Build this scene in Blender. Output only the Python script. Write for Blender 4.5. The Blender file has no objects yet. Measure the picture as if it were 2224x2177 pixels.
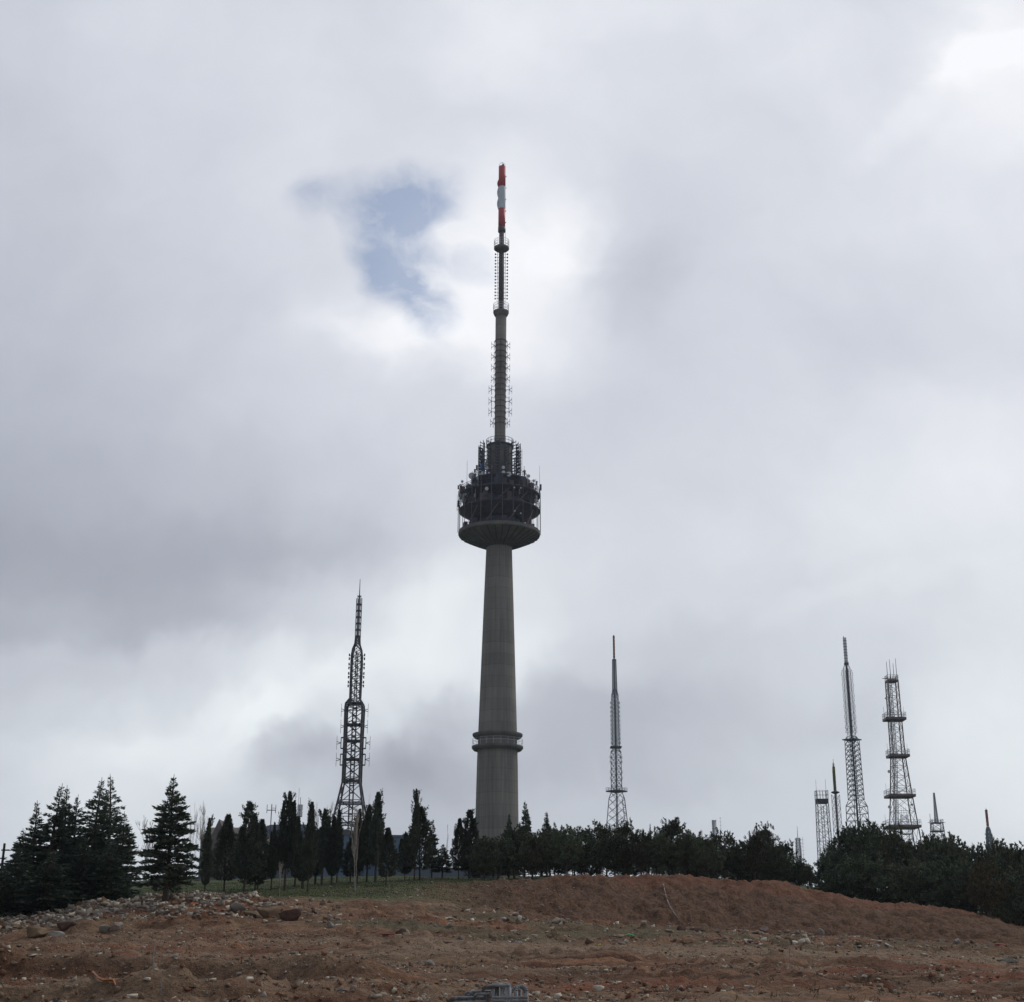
import bpy, math, random
import numpy as np
from mathutils import Vector, Matrix
sc = bpy.context.scene
C = sc.collection

# ------------------------------------------------------------------ camera
W0, H0, F = 2224.0, 2177.0, 3000.0
PITCH = math.radians(18.5); ROLL = 0.0051
CZ = 1.6
fwd = np.array([0, math.cos(PITCH), math.sin(PITCH)])
r0 = np.array([1.0, 0, 0]); u0 = np.array([0, -math.sin(PITCH), math.cos(PITCH)])
rgt = r0 * math.cos(ROLL) + u0 * math.sin(ROLL)
upv = u0 * math.cos(ROLL) - r0 * math.sin(ROLL)
cam_d = bpy.data.cameras.new('camera'); cam = bpy.data.objects.new('camera', cam_d); C.objects.link(cam)
cam_d.sensor_fit = 'HORIZONTAL'; cam_d.sensor_width = 36; cam_d.lens = F / W0 * 36
cam_d.clip_start = 0.1; cam_d.clip_end = 20000
M = Matrix(((rgt[0], upv[0], -fwd[0], 0), (rgt[1], upv[1], -fwd[1], 0), (rgt[2], upv[2], -fwd[2], CZ), (0, 0, 0, 1)))
cam.matrix_world = M
sc.camera = cam
sc.view_settings.view_transform = 'Standard'; sc.view_settings.look = 'None'
sc.view_settings.gamma = 1; sc.view_settings.use_curve_mapping = False
sc.view_settings.exposure = 0.0
sc.cycles.volume_bounces = 0; sc.cycles.max_bounces = 4; sc.cycles.diffuse_bounces = 2

def ray(px, py):
    cx = (px - W0 / 2) / F; cy = (H0 / 2 - py) / F
    return fwd + cx * rgt + cy * upv
def at(px, py, Y):
    d = ray(px, py); t = Y / d[1]
    return np.array([d[0] * t, Y, CZ + d[2] * t])
def proj(p):
    v = np.asarray(p, float) - np.array([0, 0, CZ]); dz = v @ fwd
    return W0 / 2 + F * (v @ rgt) / dz, H0 / 2 - F * (v @ upv) / dz
def mpp(p):                                   # metres per photograph pixel at a point
    return ((np.asarray(p, float) - np.array([0, 0, CZ])) @ fwd) / F

# ------------------------------------------------------------------ sky and sun
SUN_AZ, SUN_EL = math.radians(50), math.radians(42)      # azimuth to the right of the view direction (+Y)
def lin(v):
    v = v / 255.0
    return v / 12.92 if v <= .04045 else ((v + .055) / 1.055) ** 2.4
world = bpy.data.worlds.new('World'); sc.world = world; world.use_nodes = True
nt = world.node_tree; N = nt.nodes; L = nt.links
for n in list(N): N.remove(n)
def nd(tree, kind, **kw):
    n = tree.nodes.new(kind)
    for k, v in kw.items(): setattr(n, k, v)
    return n
def math_(tree, op, a, b=None, c=None, clamp=False):
    n = nd(tree, 'ShaderNodeMath', operation=op); n.use_clamp = clamp
    for i, v in enumerate((a, b, c)):
        if v is None: continue
        if isinstance(v, (int, float)): n.inputs[i].default_value = v
        else: tree.links.new(v, n.inputs[i])
    return n.outputs[0]
def build_sky():
    T = nt
    tc = nd(T, 'ShaderNodeTexCoord'); D = tc.outputs['Generated']
    sep0 = nd(T, 'ShaderNodeSeparateXYZ'); L.new(D, sep0.inputs[0])
    ymax = math_(T, 'MAXIMUM', sep0.outputs[1], 0.25)
    U0 = math_(T, 'DIVIDE', sep0.outputs[0], ymax); V0 = math_(T, 'DIVIDE', sep0.outputs[2], ymax)
    comb0 = nd(T, 'ShaderNodeCombineXYZ'); L.new(U0, comb0.inputs[0]); L.new(V0, comb0.inputs[1])
    P0 = comb0.outputs[0]
    def warp(P, scale, amp, seed):
        n = nd(T, 'ShaderNodeTexNoise'); n.inputs['Scale'].default_value = scale; n.inputs['Detail'].default_value = 3
        n.inputs['Roughness'].default_value = .55
        m = nd(T, 'ShaderNodeMapping'); m.inputs['Location'].default_value = (seed, seed * 1.7, seed * .3)
        L.new(P, m.inputs[0]); L.new(m.outputs[0], n.inputs['Vector'])
        s = nd(T, 'ShaderNodeVectorMath', operation='SUBTRACT'); L.new(n.outputs['Color'], s.inputs[0]); s.inputs[1].default_value = (.5, .5, .5)
        k = nd(T, 'ShaderNodeVectorMath', operation='SCALE'); L.new(s.outputs[0], k.inputs[0]); k.inputs['Scale'].default_value = amp
        a = nd(T, 'ShaderNodeVectorMath', operation='ADD'); L.new(P, a.inputs[0]); L.new(k.outputs[0], a.inputs[1])
        return a.outputs[0]
    P = warp(warp(warp(P0, 5.0, .085, 3.1), 15.0, .05, 8.2), 42.0, .016, 2.7)
    sp = nd(T, 'ShaderNodeSeparateXYZ'); L.new(P, sp.inputs[0]); U, V = sp.outputs[0], sp.outputs[1]
    cols = [0, 280, 560, 840, 1112, 1400, 1680, 1960, 2224]
    grid = [(-60, 206, 214, 217, 219, 232, 229, 225, 221, 240), (120, 205, 215, 219, 221, 233, 222, 226, 228, 250),
            (260, 204, 210, 218, 219, 224, 220, 221, 230, 241), (440, 201, 207, 218, 221, 236, 213, 219, 227, 228),
            (570, 199, 207, 217, 224, 247, 210, 219, 217, 224), (720, 195, 204, 213, 234, 244, 214, 215, 214, 221),
            (880, 187, 196, 209, 217, 220, 213, 220, 226, 230), (1040, 178, 187, 199, 212, 218, 218, 224, 231, 233),
            (1200, 170, 175, 184, 200, 222, 221, 226, 230, 232), (1340, 178, 179, 200, 224, 232, 218, 222, 227, 232),
            (1440, 200, 208, 227, 238, 234, 207, 214, 224, 235), (1560, 212, 226, 241, 232, 201, 192, 204, 219, 238),
            (1660, 221, 237, 225, 195, 192, 198, 213, 227, 242), (1780, 229, 235, 215, 199, 207, 213, 220, 229, 242),
            (1980, 224, 226, 214, 206, 210, 214, 219, 226, 234)]
    vs = []
    for g in grid:
        d = ray(1112, g[0]); vs.append(d[2] / d[1])
    acc = None
    ulo, uhi = -.42, .42
    un = math_(T, 'MULTIPLY_ADD', U, 1 / (uhi - ulo), -ulo / (uhi - ulo), clamp=True)
    for k, g in enumerate(grid):
        cr = nd(T, 'ShaderNodeValToRGB'); cr.color_ramp.interpolation = 'CARDINAL'; el = cr.color_ramp.elements
        L.new(un, cr.inputs[0])
        for i, c in enumerate(cols):
            d = ray(c, g[0]); pos = (d[0] / d[1] - ulo) / (uhi - ulo)
            e = el[i] if i < 2 else el.new(pos)
            e.position = pos; l = lin(g[i + 1]); e.color = (l, l, l, 1)
        # bell weight between the neighbouring rows
        ws = []
        if k > 0:
            m = nd(T, 'ShaderNodeMapRange', interpolation_type='SMOOTHSTEP'); L.new(V, m.inputs[0])
            m.inputs[1].default_value = vs[k - 1]; m.inputs[2].default_value = vs[k]; ws.append(m.outputs[0])
        if k < len(grid) - 1:
            m = nd(T, 'ShaderNodeMapRange', interpolation_type='SMOOTHSTEP'); L.new(V, m.inputs[0])
            m.inputs[1].default_value = vs[k + 1]; m.inputs[2].default_value = vs[k]; ws.append(m.outputs[0])
        w = ws[0] if len(ws) == 1 else math_(T, 'MINIMUM', ws[0], ws[1])
        acc = math_(T, 'MULTIPLY', cr.outputs[0], w) if acc is None else math_(T, 'MULTIPLY_ADD', cr.outputs[0], w, acc)
    # local clouds: (px, py, rx, ry, tilt, gain), gain in linear light
    def blob(Pv, px, py, rx, ry, tilt):
        d = ray(px, py); k = 1.06 / F
        m = nd(T, 'ShaderNodeMapping', vector_type='TEXTURE'); m.inputs['Location'].default_value = (d[0] / d[1], d[2] / d[1], 0)
        m.inputs['Rotation'].default_value = (0, 0, math.radians(tilt)); m.inputs['Scale'].default_value = (rx * k, ry * k, 100)
        L.new(Pv, m.inputs[0]); g = nd(T, 'ShaderNodeTexGradient', gradient_type='SPHERICAL'); L.new(m.outputs[0], g.inputs[0])
        s = nd(T, 'ShaderNodeMapRange', interpolation_type='SMOOTHSTEP'); L.new(g.outputs['Fac'], s.inputs[0])
        s.inputs[1].default_value = 0; s.inputs[2].default_value = .8
        return s.outputs[0]
    for b in [(870, 735, 230, 80, 0, .10), (1225, 510, 110, 190, -12, .10), (2200, 110, 300, 100, 20, .10), (1990, 240, 300, 70, 35, .05),
              (1400, 600, 160, 190, 0, -.05), (620, 1640, 150, 85, 22, -.13), (730, 1590, 130, 85, 25, -.10), (960, 1560, 230, 100, 38, -.12), (850, 1690, 260, 80, 0, -.05), (780, 1430, 210, 60, 30, .06), (560, 1560, 150, 60, 30, .08),
              (520, 1510, 260, 70, 20, .06), (960, 1330, 170, 130, 30, .07), (330, 1640, 300, 60, 5, .05), (150, 1340, 300, 70, -8, .03), (1160, 1430, 160, 60, 30, .06), (1290, 1590, 260, 90, 10, -.01), (1200, 1700, 200, 60, 0, .04),
              (250, 1600, 330, 60, 0, .05), (1850, 1330, 380, 50, 20, .03), (2100, 1560, 260, 130, 0, .05)]:
        acc = math_(T, 'MULTIPLY_ADD', blob(P, *b[:5]), b[5], acc)
    # soft cloud texture
    def noise(P_, sc_, det, rough, loc):
        mp = nd(T, 'ShaderNodeMapping'); mp.inputs['Location'].default_value = loc; L.new(P_, mp.inputs[0])
        n = nd(T, 'ShaderNodeTexNoise'); n.inputs['Scale'].default_value = sc_; n.inputs['Detail'].default_value = det; n.inputs['Roughness'].default_value = rough
        L.new(mp.outputs[0], n.inputs['Vector']); return n.outputs['Fac']
    n1 = noise(P, 7.0, 6, .5, (1, 2, 3)); n2 = noise(P, 17.0, 6, .55, (4, 1, 0))
    f = math_(T, 'MULTIPLY_ADD', n1, .20, 1 - .105); f = math_(T, 'MULTIPLY_ADD', n2, .09, math_(T, 'SUBTRACT', f, .045))
    lum = math_(T, 'MULTIPLY', math_(T, 'MULTIPLY', acc, f), 1.035)
    lum = math_(T, 'MINIMUM', math_(T, 'MAXIMUM', lum, .2), .99)
    # unseen sky behind the camera is dimmed so camera-facing sides stay dark
    back = nd(T, 'ShaderNodeMapRange', interpolation_type='SMOOTHSTEP'); L.new(sep0.outputs[1], back.inputs[0])
    back.inputs[1].default_value = -.1; back.inputs[2].default_value = .72; back.inputs[3].default_value = .44; back.inputs[4].default_value = 1.0
    lum = math_(T, 'MULTIPLY', lum, back.outputs[0])
    tint = nd(T, 'ShaderNodeValToRGB'); L.new(lum, tint.inputs[0]); e = tint.color_ramp.elements
    e[0].position = .40; e[0].color = (.90, .972, 1.0, 1); e[1].position = .95; e[1].color = (.985, 1, 1, 1)
    blue_gain = nd(T, 'ShaderNodeMapRange'); L.new(lum, blue_gain.inputs[0]); blue_gain.inputs[1].default_value = .4; blue_gain.inputs[2].default_value = .95
    blue_gain.inputs[3].default_value = 1.15; blue_gain.inputs[4].default_value = 1.04
    bg = nd(T, 'ShaderNodeCombineXYZ'); bg.inputs[0].default_value = 1; bg.inputs[1].default_value = 1; L.new(blue_gain.outputs[0], bg.inputs[2])
    lowm = nd(T, 'ShaderNodeMapRange'); L.new(V0, lowm.inputs[0]); lowm.inputs[1].default_value = vs[6]; lowm.inputs[2].default_value = vs[11]
    lowm.inputs[3].default_value = 0.0; lowm.inputs[4].default_value = 1.0
    tm = nd(T, 'ShaderNodeMix', data_type='RGBA'); L.new(lowm.outputs[0], tm.inputs[0]); L.new(tint.outputs[0], tm.inputs[6]); tm.inputs[7].default_value = (.95, 1.005, .995, 1)
    col = nd(T, 'ShaderNodeVectorMath', operation='MULTIPLY'); L.new(tm.outputs[2], col.inputs[0]); L.new(bg.outputs[0], col.inputs[1])
    ten = math_(T, 'MULTIPLY', lum, 10.0)
    cl = nd(T, 'ShaderNodeVectorMath', operation='SCALE'); L.new(col.outputs[0], cl.inputs[0]); L.new(ten, cl.inputs['Scale'])
    # hole in the deck, the clear sky shows through
    P2 = warp(warp(P0, 9.0, .05, 5.3), 28.0, .022, 1.3)
    hole = None
    for b in [(895, 430, 150, 110, 10, .75), (850, 530, 135, 175, 8, .74), (905, 650, 90, 120, 20, .70), (770, 430, 170, 90, 5, .28), (990, 550, 130, 60, -25, .32), (675, 450, 80, 80, -20, .25), (830, 600, 80, 100, 15, .3), (965, 500, 70, 55, 0, -.2)]:
        v = blob(P2, *b[:5]); hole = math_(T, 'MULTIPLY', v, b[5]) if hole is None else math_(T, 'MULTIPLY_ADD', v, b[5], hole)
    n3 = noise(P2, 19.0, 8, .64, (2.2, 9, 0))
    n3 = math_(T, 'MULTIPLY_ADD', n3, 2.2, -.45)
    hole = math_(T, 'MINIMUM', math_(T, 'MULTIPLY', hole, n3, clamp=True), .60)
    sky = nd(T, 'ShaderNodeTexSky', sky_type='NISHITA'); sky.sun_disc = False
    sky.sun_elevation = SUN_EL; sky.sun_rotation = SUN_AZ; sky.air_density = 1.0; sky.dust_density = 0; sky.ozone_density = 4
    mix = nd(T, 'ShaderNodeMix', data_type='RGBA')
    L.new(hole, mix.inputs[0]); L.new(cl.outputs[0], mix.inputs[6]); L.new(sky.outputs[0], mix.inputs[7])
    b_ = nd(T, 'ShaderNodeBackground'); b_.inputs['Strength'].default_value = .1
    L.new(mix.outputs[2], b_.inputs['Color'])
    o = nd(T, 'ShaderNodeOutputWorld'); L.new(b_.outputs[0], o.inputs[0])
build_sky()
sd = bpy.data.lights.new('sun', 'SUN'); sd.energy = .9; sd.angle = math.radians(14); sd.color = (1, .93, .82)
so = bpy.data.objects.new('sun', sd); C.objects.link(so)
sdir = Vector((math.sin(SUN_AZ) * math.cos(SUN_EL), math.cos(SUN_AZ) * math.cos(SUN_EL), math.sin(SUN_EL)))
so.rotation_euler = sdir.to_track_quat('Z', 'Y').to_euler()

# ------------------------------------------------------------------ materials
def mat(name, col, rough=.8, metal=0.0, col2=None, scale=3.0, detail=4, bump=0.0, bscale=None, stretch=(1, 1, 1), obj_rand=0.0, spec=.3):
    m = bpy.data.materials.new(name); m.use_nodes = True; T = m.node_tree; b = T.nodes['Principled BSDF']
    b.inputs['Roughness'].default_value = rough; b.inputs['Metallic'].default_value = metal
    b.inputs['Specular IOR Level'].default_value = spec
    tc = nd(T, 'ShaderNodeTexCoord'); mp = nd(T, 'ShaderNodeMapping'); mp.inputs['Scale'].default_value = stretch
    T.links.new(tc.outputs['Object'], mp.inputs[0])
    n = nd(T, 'ShaderNodeTexNoise'); n.inputs['Scale'].default_value = scale; n.inputs['Detail'].default_value = detail; n.inputs['Roughness'].default_value = .6
    T.links.new(mp.outputs[0], n.inputs['Vector'])
    c2 = col2 or tuple(x * .7 for x in col)
    cr = nd(T, 'ShaderNodeValToRGB'); cr.color_ramp.elements[0].position = .35; cr.color_ramp.elements[1].position = .65
    cr.color_ramp.elements[0].color = (*c2, 1); cr.color_ramp.elements[1].color = (*col, 1)
    T.links.new(n.outputs['Fac'], cr.inputs[0]); out = cr.outputs[0]
    if obj_rand:
        oi = nd(T, 'ShaderNodeObjectInfo'); hs = nd(T, 'ShaderNodeHueSaturation')
        hv = nd(T, 'ShaderNodeMath', operation='FRACT'); h5 = math_(T, 'MULTIPLY', oi.outputs['Random'], 7.31); T.links.new(h5, hv.inputs[0])
        T.links.new(math_(T, 'MULTIPLY_ADD', hv.outputs[0], obj_rand * -.22, .5 + obj_rand * .03), hs.inputs['Hue'])
        v = nd(T, 'ShaderNodeMapRange'); T.links.new(oi.outputs['Random'], v.inputs[0]); v.inputs[3].default_value = 1 - obj_rand; v.inputs[4].default_value = 1 + obj_rand
        T.links.new(v.outputs[0], hs.inputs['Value']); T.links.new(out, hs.inputs['Color']); out = hs.outputs[0]
    T.links.new(out, b.inputs['Base Color'])
    if bump:
        n2 = nd(T, 'ShaderNodeTexNoise'); n2.inputs['Scale'].default_value = bscale or scale * 4; n2.inputs['Detail'].default_value = 5
        T.links.new(mp.outputs[0], n2.inputs['Vector'])
        bp = nd(T, 'ShaderNodeBump'); bp.inputs['Strength'].default_value = bump; T.links.new(n2.outputs['Fac'], bp.inputs['Height']); T.links.new(bp.outputs[0], b.inputs['Normal'])
    return m
def concrete_mat():
    m = mat('concrete', (.262, .248, .215), .9, col2=(.180, .172, .152), scale=.16, detail=6, bump=.15, bscale=2.0, stretch=(1.6, 1.6, .35))
    T = m.node_tree; b = T.nodes['Principled BSDF']; src = b.inputs['Base Color'].links[0].from_socket
    tc = nd(T, 'ShaderNodeTexCoord'); sp = nd(T, 'ShaderNodeSeparateXYZ'); T.links.new(tc.outputs['Object'], sp.inputs[0])
    # lift joints every 2.5 m and narrow rain streaks
    fr = math_(T, 'FRACT', math_(T, 'MULTIPLY', sp.outputs[2], .4))
    j = math_(T, 'LESS_THAN', fr, .05)
    pos = math_(T, 'FLOOR', math_(T, 'MULTIPLY', sp.outputs[2], .4))
    wn = nd(T, 'ShaderNodeTexWhiteNoise', noise_dimensions='1D'); T.links.new(pos, wn.inputs['W'])
    lift = math_(T, 'MULTIPLY_ADD', wn.outputs['Value'], .16, .92)
    ang = math_(T, 'ARCTAN2', sp.outputs[1], sp.outputs[0])
    cv = nd(T, 'ShaderNodeCombineXYZ'); T.links.new(math_(T, 'MULTIPLY', ang, 5.0), cv.inputs[0]); T.links.new(math_(T, 'MULTIPLY', sp.outputs[2], .03), cv.inputs[2])
    n = nd(T, 'ShaderNodeTexNoise'); n.inputs['Scale'].default_value = 2.2; n.inputs['Detail'].default_value = 7; T.links.new(cv.outputs[0], n.inputs['Vector'])
    st = math_(T, 'MULTIPLY_ADD', n.outputs['Fac'], 1.0, .52)
    k = math_(T, 'MULTIPLY', math_(T, 'MULTIPLY', lift, st), math_(T, 'MULTIPLY_ADD', j, -.18, 1.0))
    sc_ = nd(T, 'ShaderNodeVectorMath', operation='SCALE'); T.links.new(src, sc_.inputs[0]); T.links.new(k, sc_.inputs['Scale'])
    T.links.new(sc_.outputs[0], b.inputs['Base Color'])
    return m
MT = dict(
    concrete=concrete_mat(),
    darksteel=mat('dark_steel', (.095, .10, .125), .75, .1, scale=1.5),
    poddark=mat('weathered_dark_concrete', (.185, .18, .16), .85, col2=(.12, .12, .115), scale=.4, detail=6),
    maststeel=mat('brown_grey_steel', (.17, .14, .14), .6, .2, scale=1.2),
    galv=mat('galvanised_steel', (.34, .37, .40), .55, .2, col2=(.24, .27, .30), scale=.8),
    greengalv=mat('aged_green_grey_steel', (.19, .24, .26), .6, .2, col2=(.12, .15, .18), scale=.6),
    blacksteel=mat('painted_black_steel', (.065, .08, .10), .6, .1, col2=(.10, .085, .08), scale=.4),
    red=mat('faded_red_paint', (.52, .10, .10), .5, col2=(.42, .09, .10), scale=.6),
    white=mat('weathered_white_paint', (.62, .66, .68), .5, col2=(.50, .55, .57), scale=.6),
    dish=mat('grey_dish_cover', (.68, .68, .70), .5, col2=(.55, .56, .58), scale=.7),
    bluepaint=mat('blue_paint', (.03, .16, .42), .5, scale=1),
    panel=mat('light_grey_panel', (.72, .73, .76), .5, col2=(.55, .56, .60), scale=.8),
    rust=mat('rust_orange_cover', (.40, .16, .09), .7, col2=(.26, .10, .07), scale=.8),
    olive=mat('olive_green_cover', (.15, .18, .07), .7, scale=.8),
    yellow=mat('yellow_paint', (.45, .36, .04), .6, scale=.8),
    bark=mat('dark_bark', (.10, .078, .06), .95, col2=(.06, .05, .04), scale=8, bump=.3),
    whitebark=mat('whitish_bark', (.50, .45, .39), .9, col2=(.30, .26, .22), scale=6, bump=.3),
    palebark=mat('pale_bark', (.30, .26, .22), .9, col2=(.16, .13, .11), scale=6, bump=.3),
    needle_a=mat('cedar_needles', (.105, .145, .10), .75, col2=(.065, .095, .07), scale=1.6, obj_rand=.2, spec=.15),
    needle_b=mat('cypress_foliage', (.085, .105, .068), .75, col2=(.052, .065, .050), scale=1.8, obj_rand=.3, spec=.15),
    needle_c=mat('pine_needles', (.105, .135, .075), .75, col2=(.055, .075, .055), scale=1.3, obj_rand=.42, spec=.15),
    needle_d=mat('rusty_green_leaves', (.14, .105, .06), .8, col2=(.08, .085, .05), scale=1.3, spec=.15),
    stone=mat('pale_stone', (.38, .33, .26), .9, col2=(.22, .18, .14), scale=2.2, detail=3, bump=.4, bscale=9, obj_rand=.2),
    slab=mat('grey_green_stone', (.32, .30, .25), .9, col2=(.20, .18, .15), scale=2.0, detail=3, bump=.4, bscale=9, obj_rand=.2),
    ochre=mat('ochre_rock', (.24, .17, .10), .95, col2=(.14, .09, .055), scale=2.0, bump=.5, bscale=7),
    clod=mat('brown_clod', (.12, .07, .048), .95, col2=(.07, .04, .03), scale=3, bump=.6, bscale=9),
    rebar=mat('rusted_grey_rebar', (.34, .38, .40), .6, .2, col2=(.17, .15, .14), scale=14, bump=.4, bscale=60),
    grassm=mat('short_grass', (.085, .11, .04), .85, col2=(.075, .075, .035), scale=1.2, spec=.1),
    orange=mat('orange_plastic', (.46, .16, .06), .6, scale=3), green=mat('green_plastic', (.05, .32, .10), .6, scale=3),
    redcloth=mat('red_cloth', (.42, .07, .07), .8, scale=4), pale=mat('pale_plastic', (.55, .52, .48), .6, scale=4),
    hose=mat('grey_hose', (.27, .23, .20), .7, scale=2), wallgrey=mat('grey_render', (.24, .25, .28), .9, col2=(.18, .19, .21), scale=.5),
    blueclad=mat('blue_grey_cladding', (.14, .21, .29), .5, col2=(.11, .17, .24), scale=.35, stretch=(2, 2, .1)),
    roofbrown=mat('brown_grey_roof', (.20, .18, .17), .85, scale=.8), hallwall=mat('slate_grey_wall', (.19, .22, .26), .8, col2=(.15, .18, .22), scale=.3),
    glass=mat('dark_glass', (.04, .055, .07), .15, scale=1, spec=.6), lightwall=mat('pale_wall', (.42, .42, .42), .85, scale=.5),
)

# ------------------------------------------------------------------ mesh helpers
class MB:
    def __init__(s): s.v = []; s.f = []
    def add(s, vs, fs):
        o = len(s.v); s.v.extend([tuple(float(c) for c in v) for v in vs]); s.f.extend([tuple(i + o for i in f) for f in fs]); return s
    def bar(s, a, b, r, n=4, r2=None, caps=True):
        a = np.asarray(a, float); b = np.asarray(b, float); d = b - a; l = np.linalg.norm(d)
        if l < 1e-6: return s
        d /= l; t = np.array([0, 0, 1.0]) if abs(d[2]) < .9 else np.array([1.0, 0, 0])
        x = np.cross(d, t); x /= np.linalg.norm(x); y = np.cross(d, x); r2 = r if r2 is None else r2
        vs = []
        for p, rr in ((a, r), (b, r2)):
            for k in range(n):
                th = 2 * math.pi * (k + .5) / n; vs.append(p + rr * (math.cos(th) * x + math.sin(th) * y))
        fs = [(k, (k + 1) % n, n + (k + 1) % n, n + k) for k in range(n)]
        if caps: fs += [tuple(range(n))[::-1], tuple(range(n, 2 * n))]
        return s.add(vs, fs)
    def path(s, pts, r, n=5, r2=None):
        pts = [np.asarray(p, float) for p in pts]; m = len(pts)
        for i in range(m - 1):
            ra = r if r2 is None else r + (r2 - r) * i / (m - 1); rb = r if r2 is None else r + (r2 - r) * (i + 1) / (m - 1)
            s.bar(pts[i], pts[i + 1], ra, n, rb)
        return s
    def box(s, c, sz, rot=0.0):
        cx, cy, cz = c; a, b, h = [k / 2 for k in sz]; co, si = math.cos(rot), math.sin(rot); vs = []
        for z in (-h, h):
            for x, y in ((-a, -b), (a, -b), (a, b), (-a, b)): vs.append((cx + x * co - y * si, cy + x * si + y * co, cz + z))
        return s.add(vs, [(3, 2, 1, 0), (4, 5, 6, 7), (0, 1, 5, 4), (1, 2, 6, 5), (2, 3, 7, 6), (3, 0, 4, 7)])
    def lathe(s, prof, n=48, c=(0, 0), closed=False, phase=0.0):       # prof: (r, z) list
        vs = []; fs = []; m = len(prof)
        for r, z in prof:
            for k in range(n):
                th = 2 * math.pi * k / n + phase; vs.append((c[0] + r * math.cos(th), c[1] + r * math.sin(th), z))
        for i in range(m - 1 if not closed else m):
            j = (i + 1) % m
            for k in range(n): fs.append((i * n + k, i * n + (k + 1) % n, j * n + (k + 1) % n, j * n + k))
        if not closed:
            if prof[0][0] > 0: fs.append(tuple(range(n))[::-1])
            if prof[-1][0] > 0: fs.append(tuple((m - 1) * n + k for k in range(n)))
        return s.add(vs, fs)
    def ring(s, R, z, r, n=40, c=(0, 0), a0=0, a1=2 * math.pi):
        pts = [(c[0] + R * math.cos(a0 + (a1 - a0) * k / n), c[1] + R * math.sin(a0 + (a1 - a0) * k / n), z) for k in range(n + 1)]
        for k in range(n): s.bar(pts[k], pts[k + 1], r, 4, caps=False)
        return s
    def build(s, name, m, parent=None, smooth=False):
        me = bpy.data.meshes.new(name); me.from_pydata(s.v, [], s.f); me.materials.append(MT[m] if isinstance(m, str) else m)
        if smooth: me.shade_smooth()
        o = bpy.data.objects.new(name, me); C.objects.link(o)
        if parent is not None: o.parent = parent
        return o
def mesh_np(name, V, Fq, m, parent=None, smooth=False, k=4):
    me = bpy.data.meshes.new(name); nv, nf = len(V), len(Fq)
    me.vertices.add(nv); me.vertices.foreach_set('co', np.asarray(V, np.float32).ravel())
    me.loops.add(nf * k); me.loops.foreach_set('vertex_index', np.asarray(Fq, np.int32).ravel())
    me.polygons.add(nf); me.polygons.foreach_set('loop_start', np.arange(0, nf * k, k, dtype=np.int32))
    try: me.polygons.foreach_set('loop_total', np.full(nf, k, np.int32))
    except Exception: pass
    me.update(calc_edges=True)
    me.materials.append(MT[m] if isinstance(m, str) else m)
    if smooth: me.shade_smooth()
    o = bpy.data.objects.new(name, me); C.objects.link(o)
    if parent is not None: o.parent = parent
    return o
def tag(o, label=None, cat=None, group=None, kind=None):
    for k, v in (('label', label), ('category', cat), ('group', group), ('kind', kind)):
        if v: o[k] = v
    return o
def empty(name, loc, label, cat, group=None, rz=0):
    o = bpy.data.objects.new(name, None); C.objects.link(o); o.location = [float(x) for x in loc]; o.rotation_euler = (0, 0, rz)
    return tag(o, label, cat, group)
def copy_tree(o, parent=None):
    c = o.copy(); C.objects.link(c); c.parent = parent
    for ch in list(o.children): copy_tree(ch, c)
    return c

# value noise in numpy
def _hash(ix, iy, seed):
    h = (ix.astype(np.int64) * 374761393 + iy.astype(np.int64) * 668265263 + seed * 1442695041) & 0xffffffff
    h = ((h ^ (h >> 13)) * 1274126177) & 0xffffffff
    return ((h ^ (h >> 16)) & 0xffff) / 65535.0
def vnoise(x, y, seed=0):
    ix, iy = np.floor(x), np.floor(y); fx, fy = x - ix, y - iy; fx = fx * fx * (3 - 2 * fx); fy = fy * fy * (3 - 2 * fy)
    a, b, c, d = _hash(ix, iy, seed), _hash(ix + 1, iy, seed), _hash(ix, iy + 1, seed), _hash(ix + 1, iy + 1, seed)
    return (a * (1 - fx) + b * fx) * (1 - fy) + (c * (1 - fx) + d * fx) * fy - .5
def fbm(x, y, seed=0, oct=4, g=.5):
    t = 0; a = 1.0
    for o in range(oct): t = t + a * vnoise(x * 2 ** o, y * 2 ** o, seed + o); a *= g
    return t
def sstep(a, b, x):
    t = np.clip((x - a) / (b - a), 0, 1); return t * t * (3 - 2 * t)

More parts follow.
